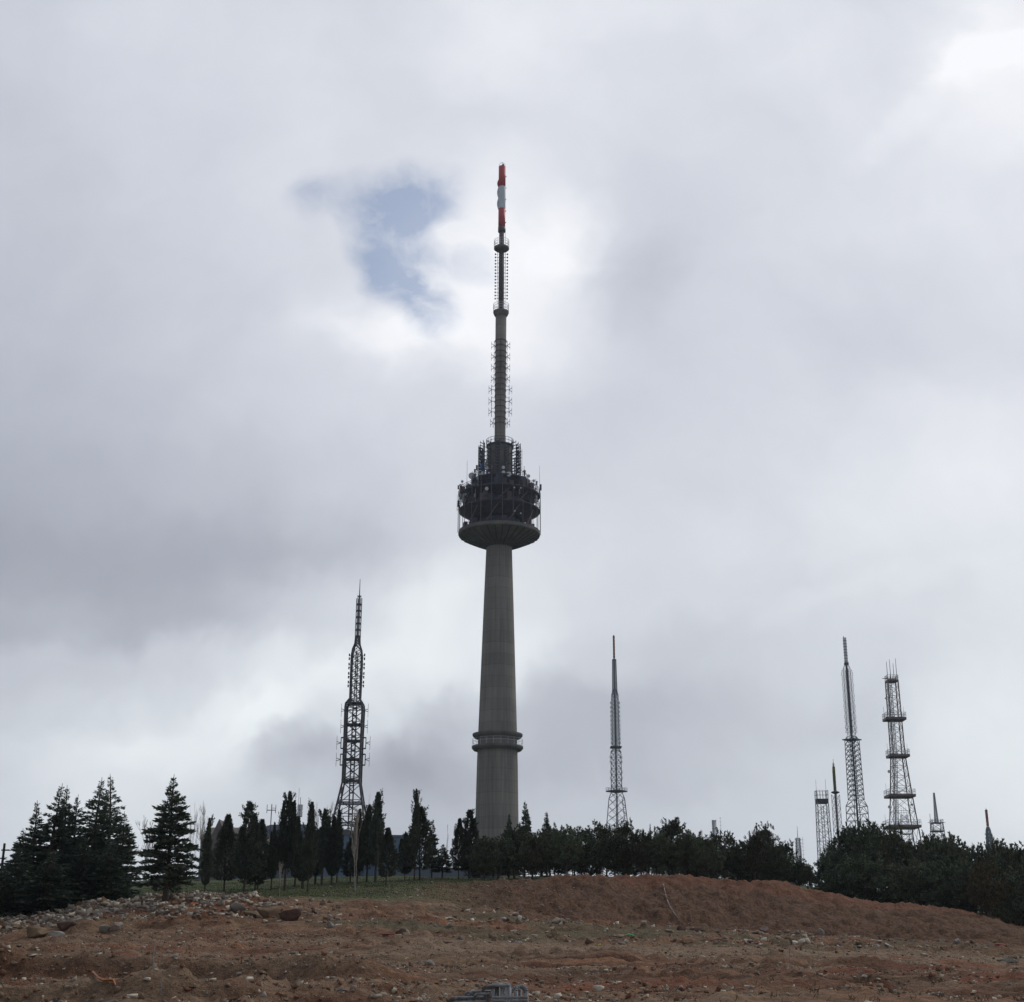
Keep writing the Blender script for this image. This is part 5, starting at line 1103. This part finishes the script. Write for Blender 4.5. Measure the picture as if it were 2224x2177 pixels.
# ------------------------------------------------------------------ rubble, gravel and stones
def ico():
    t = (1 + 5 ** .5) / 2
    v = np.array([(-1, t, 0), (1, t, 0), (-1, -t, 0), (1, -t, 0), (0, -1, t), (0, 1, t), (0, -1, -t), (0, 1, -t), (t, 0, -1), (t, 0, 1), (-t, 0, -1), (-t, 0, 1)], float); v /= np.linalg.norm(v[0])
    f = np.array([(0, 11, 5), (0, 5, 1), (0, 1, 7), (0, 7, 10), (0, 10, 11), (1, 5, 9), (5, 11, 4), (11, 10, 2), (10, 7, 6), (7, 1, 8), (3, 9, 4), (3, 4, 2), (3, 2, 6), (3, 6, 8), (3, 8, 9), (4, 9, 5), (2, 4, 11), (6, 2, 10), (8, 6, 7), (9, 8, 1)])
    return v, f
IV, IF = ico()
def scatter(name, pts, size, mats_, rng, flat=.55, sink=.25):
    """broken angular stones lying on the ground, one mesh"""
    CV = np.array([(-1, -1, -1), (1, -1, -1), (1, 1, -1), (-1, 1, -1), (-1, -1, 1), (1, -1, 1), (1, 1, 1), (-1, 1, 1)], float) * .75
    CF = np.array([(3, 2, 1, 0), (4, 5, 6, 7), (0, 1, 5, 4), (1, 2, 6, 5), (2, 3, 7, 6), (3, 0, 4, 7)])
    n = len(pts); V = CV[None] * rng.uniform(.35, 1.25, (n, 8, 1)) + rng.normal(0, .16, (n, 8, 3))
    V = V * np.stack([rng.uniform(.6, 1.5, n), rng.uniform(.5, 1.1, n), rng.uniform(.3, 1.0, n) * flat * 1.7], 1)[:, None]
    V = V * size[:, None, None]; a = rng.uniform(0, 6.28, n); b = rng.normal(0, .5, n); c, s = np.cos(a), np.sin(a); cb, sb = np.cos(b), np.sin(b)
    x, y_, z_ = V[..., 0], V[..., 1], V[..., 2]; y2 = y_ * cb[:, None] - z_ * sb[:, None]; z2 = y_ * sb[:, None] + z_ * cb[:, None]; X2 = x * c[:, None] - y2 * s[:, None]; Y2 = x * s[:, None] + y2 * c[:, None]
    gzv = gz_np(pts[:, 0], pts[:, 1]) + size * (flat - sink) * .6
    V = np.stack([X2 + pts[:, :1], Y2 + pts[:, 1:2], z2 + gzv[:, None]], -1).reshape(-1, 3); Fq = (CF[None] + (np.arange(n) * 8)[:, None, None]).reshape(-1, 4)
    o = mesh_np(name, V, Fq, mats_[0])
    for mm in mats_[1:]: o.data.materials.append(MT[mm])
    if len(mats_) > 1: o.data.polygons.foreach_set('material_index', np.repeat(rng.integers(0, len(mats_), n), 6).astype(np.int32))
    return o
rng = np.random.default_rng(5)
MT['stone_pale'] = mat('chalky_stone', (.60, .54, .43), .9, col2=(.42, .36, .27), scale=3); MT['stone_brown'] = mat('earthy_stone', (.24, .165, .11), .95, col2=(.15, .095, .06), scale=3); MT['stone_red'] = mat('reddish_stone', (.22, .10, .06), .95, scale=3)
def zone_pts(n, px0, px1, y0, y1, dens=None, cl=0):
    px = rng.uniform(px0, px1, n); Y = rng.uniform(y0, y1, n); X = (px - 1107) * Y / 3112
    keep = np.ones(n, bool)
    if cl: keep = fbm(X / cl / 1.8, Y / cl, 91, 4) + rng.normal(0, .13, n) > .04
    if dens is not None: keep &= rng.random(n) < dens(px, Y)
    return np.stack([X[keep], Y[keep]], 1)
def sz(n, a, b, p=3): return a + (b - a) * rng.random(n) ** p
p = zone_pts(30000, -60, 640, 66, 84, lambda px, Y: (1 - sstep(500, 620, px)) * sstep(66, 71, Y) * (1 - sstep(80, 84, Y)) * (.25 + .75 * (fbm(px / 60, Y / 3, 95) > -.12)))
tag(scatter('rubble', p, sz(len(p), .02, .22, 5), ['stone', 'slab', 'stone_pale', 'stone_brown', 'stone', 'stone_pale'], rng), 'heap of pale broken stone and slabs around the lone cedar', 'rubble', kind='stuff')
p = zone_pts(26000, 560, 2300, 57, 86, lambda px, Y: np.where(px < 1000, .55 * sstep(58, 62, Y) * (1 - sstep(72, 86, Y)), .6 * sstep(57, 62, Y) * (1 - sstep(78, 83, Y))), 3.5)
tag(scatter('rubble', p, sz(len(p), .02, .20, 5), ['stone', 'stone_brown', 'stone_brown', 'slab', 'stone_pale'], rng), 'scattered broken stones in a band below the red earth bank', 'rubble', kind='stuff')
p = zone_pts(120000, -60, 2290, 20, 64, lambda px, Y: (.35 + .65 * (20 / Y)) * np.where(px < 900, 1.0, .75), 2.8)
tag(scatter('gravel', p, sz(len(p), .012, .085, 5), ['stone_brown', 'stone', 'stone_brown', 'stone_pale', 'stone_red', 'stone'], rng), 'pebbles and small stones over the bare foreground earth', 'gravel', kind='stuff')
p = zone_pts(5000, 700, 1250, 82, 104); tag(scatter('gravel', p[:900], sz(900, .03, .13, 4), ['stone', 'stone_brown'], rng), 'few stones on the upper slope left of the bank', 'gravel', kind='stuff')
# grass blades
def blades():
    p = zone_pts(26000, 300, 1200, 80, 122, lambda px, Y: sstep(81, 85, Y) * (1 - sstep(900, 1200, px))); n = len(p); z_ = gz_np(p[:, 0], p[:, 1]); P = np.stack([p[:, 0], p[:, 1], z_ - .02], 1)
    D = rng.normal(0, .5, (n, 3)); D[:, 2] = 1; V, Fq = diamonds(P, D, rng.uniform(.04, .11, n), .02, rng); tag(mesh_np('grass', V, Fq, 'grassm'), 'short green grass on the slope under the cypress trees', 'grass', kind='stuff')
blades()
def dry_weeds():
    p = zone_pts(4200, -60, 2290, 20, 85, None, 1.6); n = len(p); k = 5; P = np.repeat(np.stack([p[:, 0], p[:, 1], gz_np(p[:, 0], p[:, 1]) - .01], 1), k, 0); P[:, :2] += rng.normal(0, .04, (n * k, 2))
    D = rng.normal(0, .55, (n * k, 3)); D[:, 2] = .8; V, Fq = diamonds(P, D, rng.uniform(.05, .2, n * k), .008, rng); tag(mesh_np('dry_weeds', V, Fq, mat('dry_weed', (.20, .15, .08), .9)), 'dry brown weeds dotted over the bare earth', 'weeds', kind='stuff')
dry_weeds()

def rock(name, px, py, wpx, hpx, seed, material, label, cat='stone', group=None, tall=1.0, sub=2, rough=.22, dy=0):
    X, Y, z_ = ground_at(px, py); r = np.random.default_rng(seed); v, f = IV.copy(), IF.copy()
    for _ in range(sub):
        mid = {}; vl = list(v); nf = []
        def mp(a, b):
            k = (min(a, b), max(a, b))
            if k not in mid: m_ = (vl[a] + vl[b]) / 2; mid[k] = len(vl); vl.append(m_ / np.linalg.norm(m_))
            return mid[k]
        for a, b, c in f: ab, bc, ca_ = mp(a, b), mp(b, c), mp(c, a); nf += [(a, ab, ca_), (b, bc, ab), (c, ca_, bc), (ab, bc, ca_)]
        v = np.array(vl); f = np.array(nf)
    # chop with random planes for angular faces
    for _ in range(16):
        n_ = r.normal(size=3); n_ /= np.linalg.norm(n_); d = r.uniform(.34, .66); e = v @ n_ - d; v = v - np.maximum(e, 0)[:, None] * n_
    v = v * 1.35 * (1 + rough * .12 * r.normal(size=(len(v), 1))); k = mpp((X, Y, z_)); v = v * [wpx * k * .62, wpx * k * .45, hpx * k * .62]
    v[:, 2] += hpx * k * .32
    o = mesh_np(name, v, f, material, k=3); o.location = (X, Y, z_ - hpx * k * .22); o.rotation_euler = (0, 0, r.uniform(-.5, .5)); return tag(o, label, cat, group)
rock('boulder', 90, 2034, 56, 32, 1, 'ochre', 'large ochre boulder at the foot of the left cedars', 'boulder')
rock('boulder', 106, 2004, 18, 22, 2, 'slab', 'small grey pointed rock on top of the ochre boulder', 'boulder')
rock('boulder', 138, 2032, 30, 15, 3, 'slab', 'flat pale grey rock just right of the ochre boulder', 'boulder')
rock('boulder', 152, 2014, 52, 30, 4, 'clod', 'brown earthy boulder behind the flat grey rock', 'boulder')
rock('boulder', 235, 2024, 30, 20, 5, 'slab', 'grey rock at the lower edge of the rubble left of the lone cedar', 'boulder')
rock('boulder', 262, 2016, 26, 20, 6, 'stone', 'pale rock at the lower edge of the rubble beside the grey one', 'boulder')
rock('boulder', 512, 1975, 34, 24, 7, 'slab', 'mossy rounded boulder at the right end of the pale rubble', 'boulder')
rock('boulder', 555, 1992, 46, 26, 8, 'ochre', 'tan rounded boulder right of the mossy one', 'boulder')
rock('boulder', 588, 1992, 40, 30, 9, 'ochre', 'tan boulder with a pale cap beside the dark earth heap', 'boulder')
rock('earth_heap', 632, 2001, 44, 34, 10, 'clod', 'dark brown earth heap right of the tan boulders', 'earth heap', rough=.4)
rock('earth_clod', 874, 2031, 30, 20, 11, 'clod', 'square brown clod beside a pale chip on the middle slope', 'earth clod', rough=.3)
rock('stone', 889, 2031, 8, 16, 12, 'stone_pale', 'pale upright chip leaning on the square brown clod')
rock('stone', 859, 1940, 10, 9, 13, 'stone', 'pale stone on the grass edge right of the forked bare tree')
rock('earth_heap', 972, 2050, 36, 9, 14, 'clod', 'low dark heap of earth at the middle of the dirt', 'earth heap', rough=.4)
rock('boulder', 917, 2095, 16, 12, 15, 'stone', 'pale pinkish stone left of the dark grey stone in the foreground', 'boulder')
rock('boulder', 936, 2096, 26, 20, 16, 'slab', 'dark grey stone beside a pinkish one in the foreground', 'boulder')
rock('stone', 1019, 2086, 8, 6, 17, 'stone_pale', 'white pebble right of the dark grey foreground stone')
rock('boulder', 1301, 2153, 24, 18, 18, 'stone_pale', 'pale angular stone right of the rebar cage in the foreground', 'boulder')
rock('boulder', 1127, 1999, 14, 12, 19, 'stone_pale', 'pale pointed stone at the foot of the bank, left part', 'boulder')
rock('boulder', 1207, 2003, 20, 10, 20, 'stone_pale', 'pale slab at the foot of the bank, left of the green bag', 'boulder')
rock('boulder', 1474, 2022, 26, 14, 21, 'clod', 'dark broken clod on the rubble band below the grey hose', 'boulder', rough=.35)
rock('boulder', 1512, 2024, 30, 12, 22, 'clod', 'wide dark clod right of the one below the grey hose', 'boulder', rough=.35)
rock('boulder', 1655, 2024, 22, 11, 23, 'stone', 'pale boulder on the rubble band right of the hose', 'boulder')
rock('boulder', 1702, 2026, 20, 12, 24, 'stone_brown', 'brown boulder on the rubble band before the right bank', 'boulder')
rock('boulder', 1778, 2030, 14, 16, 25, 'stone', 'upright pale boulder at the right of the rubble band', 'boulder')
rock('boulder', 2178, 2090, 44, 14, 26, 'slab', 'grey flat rock near the right frame edge', 'boulder')
rock('boulder', 2068, 2048, 18, 12, 27, 'slab', 'pale grey rock at the far right of the rubble band', 'boulder')
rock('boulder', 1755, 2152, 14, 8, 28, 'stone', 'pale stone in the right foreground earth', 'boulder')
rock('boulder', 352, 2110, 13, 7, 29, 'stone_pale', 'pale flat stone on the left earth terrace edge', 'boulder')
rock('boulder', 94, 2062, 9, 5, 30, 'stone_pale', 'small pale stone below the ochre boulder', 'boulder')
rr = random.Random(8)
for i in range(46):
    px, py = rr.uniform(600, 2150), 0; py = np.interp(px, [600, 900, 1250, 1700, 2150], [1990, 2015, 2018, 2036, 2066]) + rr.uniform(-14, 26)
    rock('stone', px, py, rr.uniform(5, 11), rr.uniform(3.5, 7), 100 + i, rr.choice(['stone', 'stone_brown', 'slab', 'stone_pale']), 'broken stone lying in the rubble band at the foot of the bank', 'stone', 'larger stones in the rubble band', sub=1)
for i in range(42):
    px = rr.uniform(250, 540); py = np.interp(px, [250, 380, 540], [1990, 1985, 1990]) + rr.uniform(-32, 24)
    rock('stone', px, py, rr.uniform(5, 13), rr.uniform(2.5, 6), 200 + i, rr.choice(['stone', 'slab', 'slab', 'stone_pale', 'stone_brown']), 'pale slab or block lying in the rubble heap at left', 'stone', 'larger blocks in the rubble heap', sub=1)
for i in range(40):
    px, py = rr.uniform(0, 2224), rr.uniform(2075, 2170); rock('stone', px, py, rr.uniform(4, 9), rr.uniform(3, 6), 300 + i, rr.choice(['stone', 'stone_brown', 'stone_pale', 'stone_red']), 'small loose stone lying on the bare foreground earth', 'stone', 'larger stones in the foreground', sub=1)

# ------------------------------------------------------------------ litter, hose, rods, rebar
def ribbon(name, pix, wpx, material, label, cat, rough=.3, seed=1, lift=.05):
    r = random.Random(seed); P = [np.array(ground_at(x, y_)) for x, y_ in pix]; wpx = wpx * .55; v = []; f = []
    for i, p_ in enumerate(P):
        k = mpp(p_) * wpx; v += [(p_[0] - k * .15, p_[1] - k * .8 * (1 + r.random()), p_[2] + lift), (p_[0] + k * .1, p_[1], p_[2] + lift + k * (.35 + rough * r.random())), (p_[0] + k * .2, p_[1] + k * .5, p_[2] + lift * .5)]
    for i in range(len(P) - 1): a = 3 * i; f += [(a, a + 1, a + 4, a + 3), (a + 1, a + 2, a + 5, a + 4)]
    o = MB().add(v, f).build(name, material); sol = o.modifiers.new('thick', 'SOLIDIFY'); sol.thickness = .012; return tag(o, label, cat)
ribbon('plastic_strip', [(218, 2122), (224, 2127), (232, 2133), (243, 2137), (254, 2141), (264, 2146), (270, 2149)], 5, 'orange', 'crumpled orange plastic strip on the earth at lower left', 'litter', .9)
ribbon('plastic_bag', [(1356, 2036), (1362, 2033), (1369, 2036), (1374, 2040)], 9, 'green', 'torn green plastic bag in the rubble below the bank', 'litter')
ribbon('cloth_rag', [(826, 2034), (836, 2034), (846, 2033), (858, 2034)], 5, 'redcloth', 'faded red rag left of the square brown clod', 'litter')
ribbon('cloth_rag', [(2148, 2056), (2158, 2054), (2170, 2055)], 6, 'redcloth', 'faded red rag at the right end of the rubble band', 'litter')
ribbon('plastic_sheet', [(1882, 2046), (1896, 2047), (1906, 2048)], 6, 'pale', 'upper of two white plastic scraps in the right rubble', 'litter')
ribbon('plastic_sheet', [(1912, 2057), (1920, 2060), (1930, 2062)], 7, 'pale', 'lower of two white plastic scraps in the right rubble', 'litter')
ribbon('plastic_sheet', [(968, 1997), (974, 1999), (982, 1998)], 6, 'pale', 'white plastic scrap on the middle slope below the shaft', 'litter')
ribbon('plastic_sheet', [(1290, 2055), (1296, 2056), (1302, 2055)], 3, 'yellow', 'small yellow plastic scrap on the smooth track', 'litter')
ribbon('plastic_sheet', [(417, 1968), (425, 1966), (434, 1968)], 11, 'orange', 'orange scrap among the pale rubble right of the lone cedar', 'litter')
ribbon('plastic_sheet', [(262, 1938), (272, 1939), (280, 1941)], 6, 'orange', 'small orange scrap at the top of the rubble by the cedar clump', 'litter')
hp = []
for x, y_ in ((1440, 1922), (1442, 1932), (1444.5, 1945), (1448, 1958), (1453, 1972), (1460, 1985), (1468, 1995), (1470, 1998)):
    q = ground_at(x, y_); hp.append((q[0], q[1], q[2] + .06))
tag(MB().path(hp, .032, 7).build('hose', 'hose', smooth=True), 'pale grey hose hanging down the dark earth bank', 'hose')
def stake(px, p0, p1, label):
    X, Y, z_ = ground_at(px, p1); top = at(px, p0, Y)[2]; b = MB(); b.bar((0, 0, -.1), (0, 0, top - z_), .011, 6); o = b.build('survey_stake', 'rebar'); o.location = (X, Y, z_); tag(o, label, 'stake')
stake(1706, 2052, 2107, 'thin upright rod in the dirt at right of centre'); stake(1085.5, 2080, 2135, 'thin upright rod just behind the rebar cage'); stake(345, 2046, 2105, 'thin upright rod on the left dirt below the lone cedar'); stake(367, 2125, 2160, 'short thin rod at the lower left foreground')
P = ground_at(9, 2020, 60, 90); t = empty('utility_post', (P[0], 86, gz(gx(9, 86), 86)), 'thin dark post rising from the cedars at the left frame edge', 'post'); t.location[0] = at(8, 1850, 86)[0]
tz = at(10, 1832, 86)[2] - t.location[2]; MB().bar((0, 0, 0), (0, 0, tz), .085, 8, .07).build('pole', 'bark', t); MB().box((.1, 0, tz - .4), (.5, .08, .08)).build('crossarm', 'bark', t)

def rebar():
    Y = 9.2; c = at(1092, 2160, Y); g = gz(c[0], Y); k = mpp(c); zt = at(1092, 2137, Y)[2] - g
    t = empty('rebar_cage', (c[0], Y, g), 'grey steel rebar cage with hooked bars poking into the bottom of the frame', 'rebar cage'); r = .0105
    def X(px): return at(px, 2150, Y)[0] - c[0]
    def Z(py): return at(1092, py, Y)[2] - g
    # hooked uprights (upside down U bars)
    for px0, px1, top, dy in ((1071, 1090, 2138, 0), (1076, 1083, 2141, .05), (1092, 1108, 2137, .02), (1100, 1106, 2140, -.05), (1122, 1144, 2141, -.02), (1112, 1141, 2144, .08), (1123, 1130, 2150, .04), (1085, 1089, 2143, .1)):
        x0, x1 = X(px0), X(px1); R = (x1 - x0) / 2; zz = Z(top) - min(R, .035); pts = [(x0, dy, 0)]; rr_ = min(R, .035)
        pts += [(x0 + rr_ - rr_ * math.cos(a), dy, zz + rr_ * math.sin(a)) for a in np.linspace(0, math.pi / 2, 5)]
        pts += [(x1 - rr_ + rr_ * math.sin(a), dy, zz + rr_ * math.cos(a)) for a in np.linspace(0, math.pi / 2, 5)] + [(x1, dy, 0)]
        MB().path(pts, r, 8).build('hooked_bar', 'rebar', t, True)
    for py, dy, r_ in ((2166, -.06, .7), (2173, -.05, .8), (2190, -.05, .8), (2260, -.05, .8), (2139, .03, .9), (2141, -.02, .8)):
        MB().bar((X(1068), dy, Z(py)), (X(1146 if py > 2150 else 1106), dy, Z(py)), r * r_, 6).build('tie_bar', 'rebar', t)
    # stirrups stacked to the left, running away from the cage
    for i, (xa, xb, py) in enumerate(((1048, 1072, 2143), (1048, 1070, 2148), (1022, 1066, 2155), (1010, 1060, 2157), (1032, 1064, 2160), (990, 1050, 2168), (976, 1012, 2169), (978, 1040, 2173), (985, 1056, 2178), (1000, 1060, 2183))):
        dy = .03 * (i % 4); z0 = Z(py); pts = [(X(xb), dy, z0 + .004), (X(xa) + .01, dy, z0), (X(xa), dy + .01, z0 - .01), (X(xa), dy + .12, z0 - .02), (X(xb), dy + .14, z0 - .01)]
        MB().path(pts, r * .8, 7).build('stirrup', 'rebar', t, True)
    for px in (1036, 1045, 1050, 1056, 1062, 1020, 1008): MB().bar((X(px), .06, 0), (X(px), .06, Z(2163 - (1045 - px) * -.2 if px > 1030 else 2171)), r * .8, 6).build('upright_bar', 'rebar', t)
rebar()
hz = MB(); hz.box((0, 1300, 75), (18400, 3700, 250)); hzo = hz.build('haze', 'concrete'); hzo.data.materials.clear()
hm = bpy.data.materials.new('air'); hm.use_nodes = True; T = hm.node_tree
for n in list(T.nodes): T.nodes.remove(n)
o_ = nd(T, 'ShaderNodeOutputMaterial'); pv = nd(T, 'ShaderNodeVolumePrincipled'); pv.inputs['Density'].default_value = .00014; pv.inputs['Color'].default_value = (.80, .88, 1, 1)
T.links.new(pv.outputs[0], o_.inputs['Volume']); hzo.data.materials.append(hm); tag(hzo, kind='stuff')
print('objects', len(bpy.data.objects))
